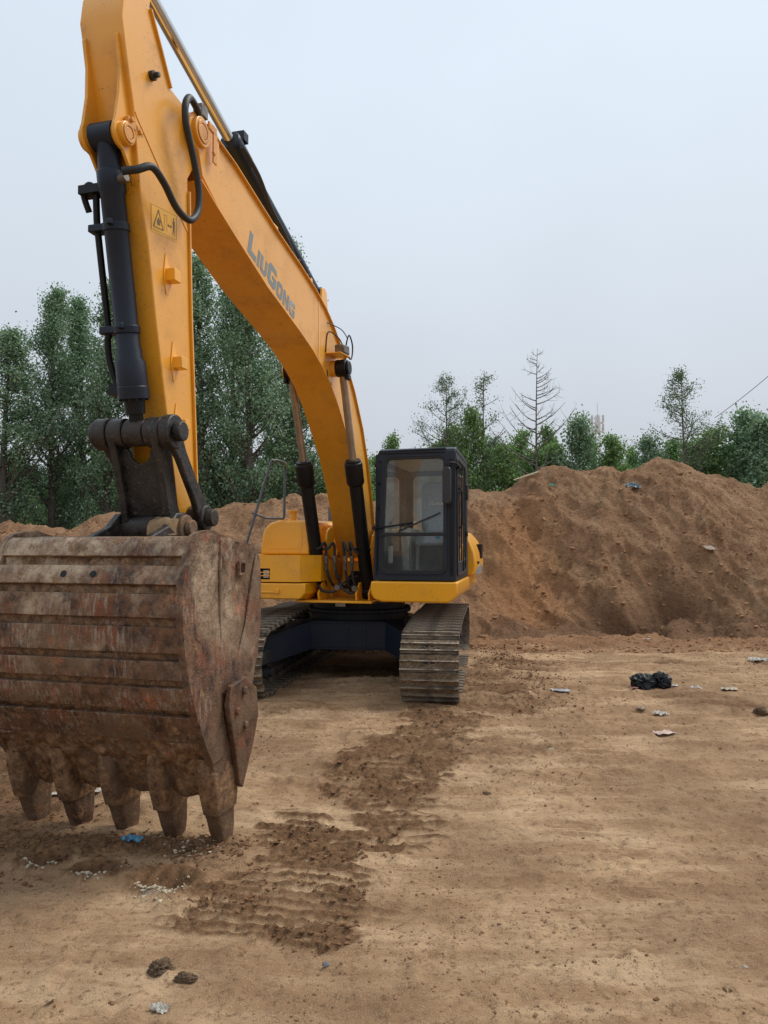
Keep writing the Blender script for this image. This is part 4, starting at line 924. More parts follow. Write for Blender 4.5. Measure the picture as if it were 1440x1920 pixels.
# warning label
mb = MB(); mb.prism([(5.755, 4.285), (5.40, 4.345), (5.385, 4.135), (5.735, 4.08)], .1656, .1668)
lb = part('warning_label', mb, simple('label_yellow', (.80, .42, .05), .5, var=.08))
lb.parent = arm
def LP(u, v, t=0): # u 0..1 towards the rear, v 0..1 upwards on the label
    a = Vector((5.745, 0, 4.09)).lerp(Vector((5.390, 0, 4.142)), u); b = Vector((5.75, 0, 4.28)).lerp(Vector((5.397, 0, 4.338)), u); q = a.lerp(b, v); return (q.x, .1668+t, q.z)
mb = MB()
def lpoly(pl, t=.0012): mb.add([LP(*p, t) for p in pl], [tuple(range(len(pl)))])
def lline(a, b, w_=.03):
    a = Vector(a); b = Vector(b); d_ = (b-a).normalized(); n_ = Vector((-d_.y, d_.x))*w_/2; lpoly([tuple(a+n_), tuple(b+n_), tuple(b-n_), tuple(a-n_)])
for a, b in (((.10, .16), (.46, .16)), ((.46, .16), (.28, .86)), ((.28, .86), (.10, .16))): lline(a, b, .035)
lpoly([(.24, .28), (.34, .28), (.36, .45), (.28, .60), (.22, .42)]); lline((.5, .2), (.5, .8), .012); lline((.5, .8), (.6, .8), .012); lline((.6, .8), (.6, .2), .012); lline((.64, .45), (.76, .45), .03)
lpoly([(.62, .45), (.68, .52), (.68, .38)]); lpoly([(.80, .45), (.74, .52), (.74, .38)])
lpoly([(.82, .68), (.87, .75), (.92, .68), (.90, .40), (.92, .12), (.87, .35), (.82, .12), (.84, .4)]); lpoly([(.84, .78), (.87, .74), (.90, .78), (.87, .86)])
for a, b in (((.02, .03), (.98, .03)), ((.98, .03), (.98, .97)), ((.98, .97), (.02, .97)), ((.02, .97), (.02, .03))): lline(a, b, .010)
part('label_print', mb, simple('faded_print', (.16, .10, .04), .6), smooth=0, parent=lb)

# --- bucket cylinder
a = Vector((6.02, -.01, 4.64)); t_ = Vector((5.60, -.01, 2.645)); d_ = (t_-a).normalized()
mb = MB(); mb.cyl(a-Vector((0, .095, 0)), a+Vector((0, .085, 0)), .095, seg=28); mb.tube([a, a+d_*.16, a+d_*.24], [.078, .078, .082], 24)
mb.tube([a+d_*.22, a+d_*.24, a+d_*.36, a+d_*.38, a+d_*1.43, a+d_*1.44, a+d_*1.50, a+d_*1.53, a+d_*1.70, a+d_*1.705, a+d_*1.79], [.086, .095, .095, .084, .084, .090, .090, .108, .108, .112, .112], 32)
bc = part('bucket_cylinder', mb, M['navy'], .003)
mb = MB(); q = a+d_*1.79
for i in range(12):
    an = 2*PI*i/12; u_ = d_.orthogonal().normalized(); v_ = d_.cross(u_); p = q+(u_*math.cos(an)+v_*math.sin(an))*.096
    mb.tube([p, p+d_*.014], .011, 6)
part('gland_bolts', mb, M['black'], parent=bc)
mb = MB(); mb.tube([q, q+d_*.11, q+d_*.112, q+d_*.20], [.075, .070, .052, .05], 24); part('rod', mb, M['black'], parent=bc)
mb = MB(); mb.cyl(t_-Vector((0, .075, 0)), t_+Vector((0, .085, 0)), .098, seg=28); part('rod_eye', mb, M['grease'], .006, parent=bc)
for f_ in (.60, 1.30):
    p = a+d_*f_; mb = MB(); mb.tube([p-d_*.028, p+d_*.028], .094, 28)
    mb.box(p.x-.045, p.x+.045, p.y-.20, p.y-.06, p.z-.026, p.z+.026); mb.box(p.x+.06, p.x+.12, p.y-.0, p.y+.04, p.z-.02, p.z+.02); part('pipe_clamp', mb, M['navy'], .006, parent=bc)
mb = MB(); pp = [a+d_*s_+Vector((0.0, o_, 0)) for s_, o_ in ((.34, -.13), (.50, -.145), (.60, -.15), (1.0, -.15), (1.30, -.15), (1.36, -.165), (1.48, -.17), (1.60, -.15), (1.70, -.12))]
mb.tube(spline(pp, 5), .024, 12); mb.tube(spline([pp[0], pp[0]+Vector((.02, -.04, .04)), pp[0]+Vector((0, -.10, -.01)), pp[0]+Vector((-.05, -.09, -.12))], 5), .022, 10)
mb.box(pp[0].x-.05, pp[0].x+.05, pp[0].y-.11, pp[0].y+.05, pp[0].z-.03, pp[0].z+.03); mb.box(pp[-1].x-.05, pp[-1].x+.04, pp[-1].y-.05, pp[-1].y+.06, pp[-1].z-.06, pp[-1].z+.02)
part('cylinder_pipe', mb, M['black'], .003, parent=bc)
mb = MB(); mb.cyl(a+d_*.30+Vector((.02, .07, 0)), a+d_*.29+Vector((.03, .14, .0)), .034, seg=14); part('hose_port', mb, M['steel'], .005, parent=bc)
mb = MB(); mb.tube(spline([(6.04, .13, 4.37), (6.00, .22, 4.39), (5.90, .27, 4.45), (5.76, .28, 4.40), (5.62, .28, 4.31), (5.50, .28, 4.28), (5.38, .28, 4.30), (5.28, .28, 4.42), (5.27, .28, 4.58), (5.34, .28, 4.76), (5.42, .28, 4.90), (5.48, .28, 5.02), (5.485, .28, 5.14), (5.41, .27, 5.24), (5.28, .25, 5.25), (5.16, .22, 5.24)], 7), .027, 12)
part('arm_hose', mb, M['rubber'])
mb = MB(); mb.tube([(5.24, .24, 5.26), (5.15, .22, 5.23), (5.06, .20, 5.30)], .030, 10); mb.box(5.10, 5.20, .18, .26, 5.24, 5.33); part('hose_fitting', mb, M['steel'], .004)

# --- linkage between cylinder, arm and bucket
LT = Vector((5.60, 0, 2.645)); LB = Vector((5.40, 0, 1.955)); dl = (LB-LT).normalized(); nl = Vector((dl.z, 0, -dl.x)); nl = nl if nl.x > 0 else -nl
mb = MB()
n0 = 10; cut = []
for i in range(n0+1):
    an = PI*i/n0; cut.append((.085*math.cos(an), .13+.095*math.sin(an)))
outer2 = [(-.17, .0), (-.17, .60), (.17, .60), (.17, .0)]
def LQ(y_, s_, o_): v_ = LT+dl*s_+nl*o_; return (v_.x, y_, v_.z)
pl = [(-.155, .06), (-.175, .62), (.175, .62), (.155, .06)]+cut
fr0 = [LQ(p[0], p[1], .03) for p in pl]; fr1 = [LQ(p[0], p[1], .0) for p in pl]; n_ = len(pl)
mb.add(fr0+fr1, [tuple(range(n_)), tuple(range(2*n_-1, n_-1, -1))]+[(i, i+n_, (i+1) % n_+n_, (i+1) % n_) for i in range(n_)])
for s in (-1, 1):
    ys_ = [s*.150, s*.205]
    sec2 = [(LT+nl*.115), (LT+dl*.15+nl*.085), (LT+dl*.55+nl*.075), (LB+nl*.09), (LB-nl*.09), (LT+dl*.55-nl*.06), (LT+dl*.15-nl*.07), (LT-nl*.115)]
    mb.prism([(p.x, p.z) for p in sec2], min(ys_), max(ys_))
lk = part('bucket_link', mb, M['grease'], .008)
mb = MB()
for (y0, y1, r_) in ((-.21, -.09, .112), (.09, .22, .112)): mb.cyl((LT.x, y0, LT.z), (LT.x, y1, LT.z), r_, seg=32)
mb.cyl((LT.x, -.335, LT.z), (LT.x, -.22, LT.z), .118, seg=32); mb.cyl((LT.x, .23, LT.z), (LT.x, .31, LT.z), .125, seg=32)
part('link_boss', mb, M['grease'], .01, parent=lk)
mb = MB(); mb.cyl((LT.x, -.36, LT.z), (LT.x, -.335, LT.z), .10, seg=28); part('link_pin', mb, M['grease'], .01, parent=lk)
mb = MB(); mb.cyl((LT.x, .31, LT.z), (LT.x, .37, LT.z), .072, seg=24); part('link_pin', mb, M['grease'], .01, parent=lk)
mb = MB(); mb.cyl((LB.x, -.20, LB.z), (LB.x, .20, LB.z), .105, seg=32); part('lower_boss', mb, M['grease'], .008, parent=lk)
AP = Vector((5.12, 0, 2.04))
for s in (1, -1):
    mb = MB(); y0, y1 = (.245, .295) if s > 0 else (-.295, -.245); d2 = (AP-LT).normalized(); n2 = Vector((-d2.z, 0, d2.x))
    pl = [LT+n2*.10-d2*.02, LT+d2*.20+n2*.062, AP-d2*.2+n2*.062, AP+n2*.10, AP+d2*.10, AP-n2*.10, AP-d2*.2-n2*.062, LT+d2*.20-n2*.062, LT-n2*.10-d2*.02, LT-d2*.10]
    mb.prism([(p.x, p.z) for p in pl], y0, y1); sl = part('side_link', mb, M['grease'], .012)
    mb = MB(); mb.cyl((AP.x, s*.17, AP.z), (AP.x, s*.31, AP.z), .10, seg=28); mb.cyl((AP.x, s*.31, AP.z), (AP.x, s*.37, AP.z), .065, seg=24); part('side_link_pin', mb, M['grease'], .008, parent=sl)

# --- bucket
ST = [((5.60, 1.875), (5.45, 1.86), .70), ((5.81, 1.885), (5.40, 1.84), .70), ((6.05, 1.845), (5.20, 1.83), .70), ((6.12, 1.70), (5.06, 1.74), .70), ((6.17, 1.57), (5.03, 1.61), .70), ((6.19, 1.40), (5.04, 1.42), .71),
      ((6.19, 1.17), (5.10, 1.19), .73), ((6.16, .92), (5.22, 1.00), .76), ((6.09, .73), (5.33, .80), .775), ((6.00, .55), (5.42, .60), .785), ((5.90, .40), (5.50, .43), .79), ((5.79, .23), (5.56, .28), .79)]
def stat(u, off=0.0):
    """u = station number of the old table (0 = first), catmull-interpolated; off = outward offset"""
    def raw(u):
        i = int(np.clip(math.floor(u), 0, len(ST)-2)); f = u-i
        g = lambda j: np.array([*ST[int(np.clip(j, 0, len(ST)-1))][0], *ST[int(np.clip(j, 0, len(ST)-1))][1], ST[int(np.clip(j, 0, len(ST)-1))][2]])
        p0, p1, p2, p3 = g(i-1), g(i), g(i+1), g(i+2)
        return .5*((2*p1)+(p2-p0)*f+(2*p0-5*p1+4*p2-p3)*f*f+(3*p1-p0-3*p2+p3)*f**3)
    p = raw(u); q = raw(u+.02)-raw(u-.02); t = np.array([q[0], q[1]]); t /= np.hypot(*t); nn = np.array([-t[1], t[0]])
    if nn @ (p[:2]-np.array([5.5, 1.1])) < 0: nn = -nn
    return p[0]+nn[0]*off, p[1]+nn[1]*off, p[4], p
U1 = 11.0
STRAPS = [(2.0, 2.69), (3.15, 4.0), (4.36, 5.14), (5.40, 6.06), (6.26, 6.71), (6.91, 7.60), (7.84, 8.78)]
def nz3(x_, y_, z_, o_=4): return mnoise.fractal(Vector((x_, y_, z_)), .9, 2.1, o_)
rows = []; ny_ = 90
us = np.linspace(0, U1, 150)
for u in us:
    inset = any(a_ < u < b_ for a_, b_ in STRAPS)
    row = []
    for j in range(ny_+1):
        v = -1+2*j/ny_
        n_ = nz3(v*9, u*2.2, 3.1, 5)
        mud = (.004+.020*n_) if not inset else -.004
        if u > 8.8: mud = .026+.034*nz3(v*6, u*1.6, 7, 5)
        if u < 2: mud = .002
        x_, z_, hw, p = stat(u, mud); row.append((x_, v*(hw-.012), z_))
    rows.append(row)
inner = []
for u in us[::5]:
    x_, z_, hw, p = stat(u, -.045); inner.append([(x_, v*(hw-.012), z_) for v in np.linspace(-1, 1, 6)])
mb = MB(); mb.quadgrid(rows)
mb.quadgrid(inner)
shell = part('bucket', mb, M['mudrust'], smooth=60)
BK = shell
for k_, (a_, b_) in enumerate(STRAPS):
    mb = MB(); uu = [a_+(b_-a_)*i/5 for i in range(6)]; o_ = []; i_ = []
    for u in uu: o_.append(stat(u, .040)); i_.append(stat(u, .0))
    nseg = 24
    def wav(v, q): return .0035*nz3(v*5, q*3, k_*2.0, 3)
    rows = [[(q[0]+wav(v, 0), v*(q[2]-.004), q[1]+wav(v, 4)) for v in np.linspace(-1, 1, nseg)] for q in [i_[0]]+o_+[i_[-1]]]
    mb.quadgrid(rows)
    for e_ in (0, -1): mb.add([r_[e_] for r_ in rows], [tuple(range(len(rows)))])
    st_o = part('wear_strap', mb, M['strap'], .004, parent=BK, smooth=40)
    if k_ == 1:
        for v in (-.22, .10):
            q0 = stat(3.6, .038); q1 = stat(3.6, .0435); mh = MB(); mh.cyl((q0[0], v*.7, q0[1]), (q1[0], v*.7, q1[1]), .023, seg=20); part('drain_hole', mh, M['black'], parent=st_o)
# side plates
for s in (-1, 1):
    mb = MB(); rows_o = []; rows_i = []
    for u in np.linspace(1, U1, 60):
        x_, z_, hw, p = stat(u, .044); bx_, bz_ = x_, z_; mx_, mz_ = p[2], p[3]; ro = []; ri = []
        for f in np.linspace(0, 1, 18):
            w_ = .006*nz3(f*5, u*1.4, s*4.0, 3)
            ro.append((bx_+(mx_-bx_)*f, s*(hw+.016+w_), bz_+(mz_-bz_)*f)); ri.append((bx_+(mx_-bx_)*f, s*(hw-.018), bz_+(mz_-bz_)*f))
        rows_o.append(ro); rows_i.append(ri)
    mb.quadgrid(rows_o); mb.quadgrid(rows_i)
    mb.quadgrid([[r_[0] for r_ in rows_o], [r_[0] for r_ in rows_i]]); mb.quadgrid([[r_[-1] for r_ in rows_o], [r_[-1] for r_ in rows_i]])
    mb.quadgrid([rows_o[0], rows_i[0]]); mb.quadgrid([rows_o[-1], rows_i[-1]])
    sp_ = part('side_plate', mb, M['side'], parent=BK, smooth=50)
    # doubler plate along the heel, bead down the side
    mb = MB(); ro = []
    for u in np.linspace(2.2, 9.7, 40):
        x_, z_, hw, p = stat(u, .046); m2 = .16+.05*math.sin((u-2.2)/7.5*PI)
        dx, dz = p[2]-x_, p[3]-z_; L_ = math.hypot(dx, dz); dx /= L_; dz /= L_
        ro.append([(x_, s*(hw+.014), z_), (x_, s*(hw+.034), z_), (x_+dx*m2, s*(hw+.036), z_+dz*m2), (x_+dx*(m2+.015), s*(hw+.014), z_+dz*(m2+.015))])
    mb.quadgrid(ro); mb.add(ro[0], [(0, 1, 2, 3)]); mb.add(ro[-1], [(0, 1, 2, 3)])
    part('heel_shroud', mb, M['strap'], parent=sp_, smooth=40)
    mb = MB(); mb.tube([(5.70, s*.716, 1.86), (5.715, s*.726, 1.5), (5.73, s*.745, 1.1), (5.74, s*.772, .72)], .013, 8)
    mb.tube([(5.13, s*.722, 1.76), (5.36, s*.75, 1.25), (5.58, s*.77, .95)], .010, 8)
    part('side_rib', mb, M['strap'], parent=sp_)
    mb = MB(); mb.ring((5.40, s*.722, 1.66), (5.40, s*.746, 1.66), .075, .048, 4); part('lifting_eye', mb, M['strap'], .004, parent=sp_)
    # side cutter
    mb = MB(); mb.prism([(5.80, .76), (5.76, .88), (5.55, .91), (5.36, .80), (5.33, .60), (5.41, .42), (5.575, .155), (5.63, .19), (5.70, .45), (5.78, .68)], s*.805 if s > 0 else -.845, s*.845 if s > 0 else -.805)
    for x_, z_ in ((5.58, .82), (5.56, .58), (5.69, .70)): mb.cyl((x_, s*.84, z_), (x_, s*.868, z_), .030, seg=6)
    sct = part('side_cutter', mb, M['side'], .008, parent=BK)
# lip, adapters, teeth
mb = MB(); rows = []
for sgn, dd in ((0, 0),):
    for k_ in range(9):
        f = k_/8; row = []
        for j in range(97):
            v = -1+2*j/96; yy = v*.80; 
            # scalloped edge between the teeth
            near = min(abs(yy-t0) for t0 in (-.745, -.3725, 0, .3725, .745)); edge = .165-.03*math.exp(-((near-.19)/.07)**2)+.014*nz3(v*9, 1, 1, 3)
            z0_ = .44; zz = z0_+(edge-z0_)*f; xx = 5.925-.15*f
            row.append((xx+.030*nz3(v*7, f*2, 5, 5)+.01, yy, zz))
        rows.append(row)
mb.quadgrid(rows)
back = [[(x_-.05, y_, z_+.01) for (x_, y_, z_) in rows[0]], [(x_-.06, y_, z_+.01) for (x_, y_, z_) in rows[-1]]]
mb.quadgrid(back); mb.quadgrid([rows[-1], back[1]]); mb.quadgrid([rows[0], back[0]])
mb.quadgrid([[r_[0] for r_ in rows], [(r_[0][0]-.05, r_[0][1], r_[0][2]) for r_ in rows]]); mb.quadgrid([[r_[-1] for r_ in rows], [(r_[-1][0]-.05, r_[-1][1], r_[-1][2]) for r_ in rows]])
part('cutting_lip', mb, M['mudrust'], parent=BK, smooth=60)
def tooth_part(y_, secs, name, mat, sd_n, parent):
    mb = MB(); rows = []
    # sections: (x_front, x_back, halfwidth, z); lofted rounded boxes with crusted surface
    dense = []
    for i in range(len(secs)-1):
        for k_ in range(5):
            f = k_/5; dense.append([a_+(b_-a_)*f for a_, b_ in zip(secs[i], secs[i+1])])
    dense.append(list(secs[-1]))
    for xf, xb, hw, z_ in dense:
        loop = []
        for i in range(20):
            an = 2*PI*i/20; c_, s_ = math.cos(an), math.sin(an); e_ = .32
            px_ = (xf+xb)/2+(xf-xb)/2*math.copysign(abs(c_)**e_, c_); py_ = y_+hw*math.copysign(abs(s_)**e_, s_)
            n_ = .006*nz3(px_*9+sd_n, py_*9, z_*9, 4); loop.append((px_+n_, py_+n_*.8, z_))
        loop.append(loop[0]); rows.append(loop)
    mb.quadgrid(rows); mb.add(rows[-1][:-1], [tuple(range(20))]); mb.add(rows[0][:-1], [tuple(range(20))])
    return part(name, mb, mat, parent=parent, smooth=50)
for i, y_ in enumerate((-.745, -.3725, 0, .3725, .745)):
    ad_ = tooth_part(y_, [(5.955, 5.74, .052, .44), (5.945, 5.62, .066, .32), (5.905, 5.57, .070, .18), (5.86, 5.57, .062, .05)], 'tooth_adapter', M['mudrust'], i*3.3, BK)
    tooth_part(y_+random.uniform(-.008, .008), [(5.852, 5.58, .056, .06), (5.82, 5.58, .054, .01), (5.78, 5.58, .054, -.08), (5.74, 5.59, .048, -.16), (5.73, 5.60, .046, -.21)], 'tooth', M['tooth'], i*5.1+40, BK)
# ears on top of the bucket with their bosses and crusted mud
for s in (-1, 1):
    y0 = .235*s; mb = MB(); mb.prism([(5.85, 1.88), (5.62, 1.96), (5.50, 2.06), (5.38, 2.07), (5.27, 2.00), (5.05, 2.0), (4.92, 1.90), (4.92, 1.70), (5.85, 1.84)], y0-.03, y0+.03)
    er = part('bucket_ear', mb, M['grease'], .01, parent=BK)
    mb = MB(); mb.cyl((LB.x, y0-.06, LB.z), (LB.x, y0+.06, LB.z), .098, seg=24); mb.cyl((LB.x, y0+s*.06, LB.z), (LB.x, y0+s*.11, LB.z), .06, seg=20); part('ear_boss', mb, M['strap'], .01, parent=er); mb = MB(); mb.cyl((5.02, y0-.08, 1.80), (5.02, y0+.08, 1.80), .11, seg=24); part('ear_boss', mb, M['strap'], .01, parent=er)
mb = MB(); rows = []
for i in range(13):
    th = PI*i/12; rows.append([(LB.x+.13+.10*math.cos(th)*(.9+.12*nz3(i*.3, j*.3, 2, 3)), .19+.022*j+.01*nz3(i*.3, j, 1, 3)-.10, 1.90+.15*math.sin(th)*(.85+.15*nz3(i*.3, j*.4, 6, 3))) for j in range(9)])
mb.quadgrid(rows); mb.add([r_[0] for r_ in rows], [tuple(range(13))]); mb.add([r_[-1] for r_ in rows], [tuple(range(13))]); part('mud_cake', mb, simple('dried_mud', (.26, .165, .085), .95, var=.4, bump=.7), parent=BK, smooth=50)

# --- hoses at the boom foot
hz = []
for y_ in (-.20, -.08): hz.append([(1.0, y_-.12, 1.78), (1.02, y_-.04, 1.80), (1.0, y_, 1.86), (.97, y_+.02, 1.82), (.95, y_+.02, 1.66), (.92, y_+.02, 1.50), (.90, y_+.05, 1.38), (.80, y_+.08, 1.28), (.6, y_+.12, 1.25), (.3, y_+.15, 1.3)])
for y_ in (.08, .17): hz.append([(1.0, y_+.12, 1.72), (1.02, y_+.05, 1.78), (1.0, y_, 1.87), (.97, y_-.01, 1.82), (.95, y_, 1.64), (.92, y_, 1.50), (.90, y_+.02, 1.36), (.85, y_+.04, 1.25), (.6, y_, 1.2), (.3, y_-.05, 1.3)])
hz.append([(.98, -.28, 1.30), (1.0, -.2, 1.22), (1.0, -.05, 1.22), (.98, .03, 1.30), (.9, .10, 1.36), (.6, .15, 1.4)])
hz.append([(.98, .26, 1.28), (1.0, .2, 1.20), (1.0, .08, 1.25), (.95, .0, 1.33), (.6, -.1, 1.4)])
for i_h, h_ in enumerate(hz):
    mb = MB(); mb.tube(spline(h_, 6), .019, 10); ho = part('swivel_hose', mb, M['rubber'])
    mb = MB()
    if i_h < 4: y_ = (-.19, -.07, .08, .17)[i_h]; mb.tube([(.96, y_+.01, 1.69), (.95, y_+.01, 1.60), (.947, y_+.005, 1.59), (.93, y_, 1.50)], [.032, .032, .026, .026], 8)
    else: p = ((.98, -.02, 1.27), (.98, .22, 1.26))[i_h-4]; mb.cyl(p, (p[0]+.05, p[1]+.02, p[2]), .04, seg=8)
    part('coupling', mb, M['steel'], .003, parent=ho)
mb = MB(); mb.prism([(.55, 1.62), (.80, 1.70), (.88, 1.90), (.82, 2.02), (.70, 2.08), (.55, 2.0)], -.235, -.20); part('hose_guide', mb, M['yellow'], .01)
mb = MB(); mb.box(1.121, 1.124, -.16, -.02, 1.01, 1.055) if False else mb.box(.735, .739, -.12, .02, 1.00, 1.05); part('serial_plate', mb, M['white'])
#==PART3==
# ------------------------------------------------------------------ trees
def leaf_mesh(name, P, size, mat, seed, droop=0.0, aspect=.8, fold=False):
    """diamond leaves at points P with random orientation"""
    rng = np.random.default_rng(seed); n = len(P)
    a = rng.normal(size=(n, 3)); a[:, 2] -= droop; a /= np.linalg.norm(a, axis=1)[:, None]
    b = rng.normal(size=(n, 3)); b -= (b*a).sum(1)[:, None]*a; b /= np.linalg.norm(b, axis=1)[:, None]
    s = size*rng.uniform(.6, 1.25, n)[:, None]
    v = np.stack([P-a*s*.5, P+b*s*.5*aspect-a*s*.1, P+a*s*.5, P-b*s*.5*aspect-a*s*.1], 1).reshape(-1, 3)
    me = bpy.data.meshes.new(name); me.vertices.add(4*n); me.vertices.foreach_set('co', v.astype(np.float32).ravel())
    me.loops.add(4*n); me.loops.foreach_set('vertex_index', np.arange(4*n, dtype=np.int32)); me.polygons.add(n)
    me.polygons.foreach_set('loop_start', np.arange(0, 4*n, 4, dtype=np.int32)); me.polygons.foreach_set('loop_total', np.full(n, 4, np.int32)); me.update(calc_edges=True)
    t = np.clip(rng.normal(.42, .28, n), 0, 1); at = me.attributes.new('tint', 'FLOAT', 'POINT'); at.data.foreach_set('value', np.repeat(t, 4).astype(np.float32))
    me.materials.append(mat); return me
def limb_tree(seed, H, rad, z0, nl, leaves, lsize, mat, bark, shape='column', up=1.1, trunk_r=.14, clump=.22, twigs=3, sparse=0.0, twig_r=.010, bare=False):
    rng = np.random.default_rng(seed); mb = MB()
    def trunk_at(z): return np.array([.18*math.sin(z*.35+seed)*z/H, .18*math.cos(z*.29+seed)*z/H, z])
    zz = np.linspace(-.3, H, 14); mb.tube([tuple(trunk_at(z)) for z in zz], [max(.008, trunk_r*(1-z/H)**.8+.006) for z in np.clip(zz, 0, H)], 7, cap=False)
    pts = []; wts = []
    for i in range(nl):
        f = (i+rng.random())/nl; z = z0+(H*.985-z0)*f**.85
        if shape == 'column': L = rad*(math.sin(PI*min(1, .16+.84*f))**.7)*rng.uniform(.55, 1.2)+.10
        elif shape == 'poplar': L = rad*1.25*min(1, .45+1.9*f)*(1-f)**.88*rng.uniform(.5, 1.25)+.10
        elif shape == 'cone': L = rad*(1-f)**.75*rng.uniform(.55, 1.15)+.12
        else: L = rad*(math.sin(PI*min(1, .2+.78*f)))**.6*rng.uniform(.6, 1.15)+.1
        az = rng.random()*2*PI; u = up*rng.uniform(.6, 1.4)
        u *= .45+.55*(1-f); b = trunk_at(z); d = np.array([math.cos(az), math.sin(az), 0]); q = []
        bend = rng.uniform(-.25, .25)
        for t in np.linspace(0, 1, 6):
            side = np.array([-d[1], d[0], 0])*bend*t*t*L
            q.append(b+d*L*t+side+np.array([0, 0, u*L*(t*.45+.55*t*t)]))
        r0 = max(twig_r, trunk_r*.33*(1-f)+.012); mb.tube([tuple(p) for p in q], list(np.linspace(r0, twig_r*.6, 6)), 5 if not bare else 4, cap=False)
        if rng.random() < sparse: dens = .12
        else: dens = 1.0
        q = np.array(q)
        for j in range(twigs):
            t = rng.uniform(.25, 1.0); k_ = min(4, int(t*5)); base = q[k_]+(q[k_+1]-q[k_])*(t*5-k_) if k_ < 5 else q[5]
            dd = rng.normal(size=3)*.5+d*.55+np.array([0, 0, .45*up]); dd /= np.linalg.norm(dd); l_ = L*rng.uniform(.16, .42)+.10
            tip = base+dd*l_; mb.tube([tuple(base), tuple(base+dd*l_*.5+np.array([0, 0, -.02])), tuple(tip)], [twig_r*.8, twig_r*.6, twig_r*.35], 3, cap=False)
            for m_ in range(2): pts.append(base+dd*l_*rng.uniform(.2, 1.05)); wts.append(dens)
        for t in (.55, .8, 1.0): pts.append(q[int(t*5)]); wts.append(dens*.8)
    me_t = bpy.data.meshes.new('trunk'); me_t.from_pydata(mb.v, [], mb.f); me_t.materials.append(bark); me_t.shade_smooth()
    if bare: return me_t, None
    pts = np.array(pts); wts = np.array(wts)*rng.uniform(.3, 1.6, len(wts)); wts /= wts.sum()
    idx = rng.choice(len(pts), leaves, p=wts)
    cs = clump*rng.uniform(.55, 1.35, len(pts))[idx]
    P = pts[idx]+rng.normal(size=(leaves, 3))*cs[:, None]*np.array([1, 1, .85])
    P = P[P[:, 2] > z0*.5]
    return me_t, leaf_mesh('crown', P, lsize, mat, seed+500)
def plant_tree(name, label, cat, group, meshes, x, y, z, s, sz, rz):
    t = thing(name, label, cat, (x, y, z), rz, group); t.scale = (s, s, sz)
    o = bpy.data.objects.new('trunk', meshes[0]); C.objects.link(o); o.parent = t
    if meshes[1] is not None:
        o = bpy.data.objects.new('crown', meshes[1]); C.objects.link(o); o.parent = t
    return t
F_ = 1386.0
def at_dist(u, d): return (u-720)/F_*d
# tall poplars on the left (height 10 m models, scaled)
POP = [limb_tree(11+i*7, 10, (1.25, 1.4, 1.15, 1.35)[i], .9, 95, 21000, .078, M['leaf_poplar'], M['bark'], 'poplar', up=1.6, trunk_r=.15, clump=.15, twigs=5) for i in range(4)]
PL = [(-75, 660, 29, 'poplar with broad dark crown at the far left edge of the row'), (8, 612, 28, 'poplar with pointed top just left of the tallest leafy pair on the far left'),
      (98, 532, 30, 'tall poplar with feathery top standing above its neighbour at the left edge'), (152, 560, 32, 'slender poplar behind the gap between the two left tall crowns'),
      (203, 522, 29, 'tall poplar rising behind the hose side of the dark bucket cylinder'), (268, 500, 31, 'poplar mostly hidden behind the yellow arm'),
      (372, 472, 29, 'tall poplar seen between the yellow arm and the boom'), (430, 500, 31, 'poplar with visible straight trunk under the curve of the boom'),
      (470, 530, 28.5, 'dark poplar with forked trunk in the middle under the boom'), (545, 448, 34, 'tallest poplar, its tip showing above the hoses on top of the boom'),
      (556, 700, 30, 'lower poplar beside the left boom cylinder rod')]
for i, (u, v, d_, lb_) in enumerate(PL):
    H_ = 1.82+(1024-v)/F_*d_; z_ = 0.0; s_ = (1.0, 1.08, .95, 1.05, 1.0)[i % 5]*(1.25 if H_ > 8 else 1.0)
    plant_tree('poplar_tree', lb_, 'tree', 'row of tall poplars on the left', POP[i % 4], at_dist(u, d_), d_, z_, s_, H_/10, i*1.9)
# thinner young growth filling in low between and behind the poplars
YNG = [limb_tree(101+i*5, 5, (.85, .75, .95, .8)[i], .15, 50, 10500, .082, M['leaf_young'], M['bark'], 'poplar' if i % 2 else 'cone', up=1.25, trunk_r=.06, clump=.15, twigs=3) for i in range(4)]
low = [(-40, 860, 33), (35, 850, 34), (120, 860, 33), (190, 850, 35), (250, 860, 34), (330, 850, 34), (400, 850, 33), (455, 858, 34), (505, 835, 33), (552, 880, 31), (598, 862, 32), (640, 885, 33), (672, 848, 30), (702, 862, 32)]
lowl = ['at the left edge of the picture', 'beneath the left pointed poplar', 'beneath the tall left poplar', 'left of the dark bucket cylinder rod', 'behind the bucket link', 'behind the lower arm', 'right of the arm above the side link',
        'left of the raised handrail', 'inside the loop of the handrail', 'between the handrail and the left boom cylinder', 'just right of the left boom cylinder', 'behind the foot of the boom', 'between the boom and the cab, nearer of two', 'against the left edge of the cab roof']
for i, ((u, v, d_), l_) in enumerate(zip(low, lowl)):
    H_ = 1.82+(1024-v)/F_*d_
    plant_tree('young_tree', 'bushy young green tree '+l_, 'tree', 'bushy young trees under the poplars', YNG[i % 4], at_dist(u, d_), d_, 0, 1.25, H_/5, i*2.3)
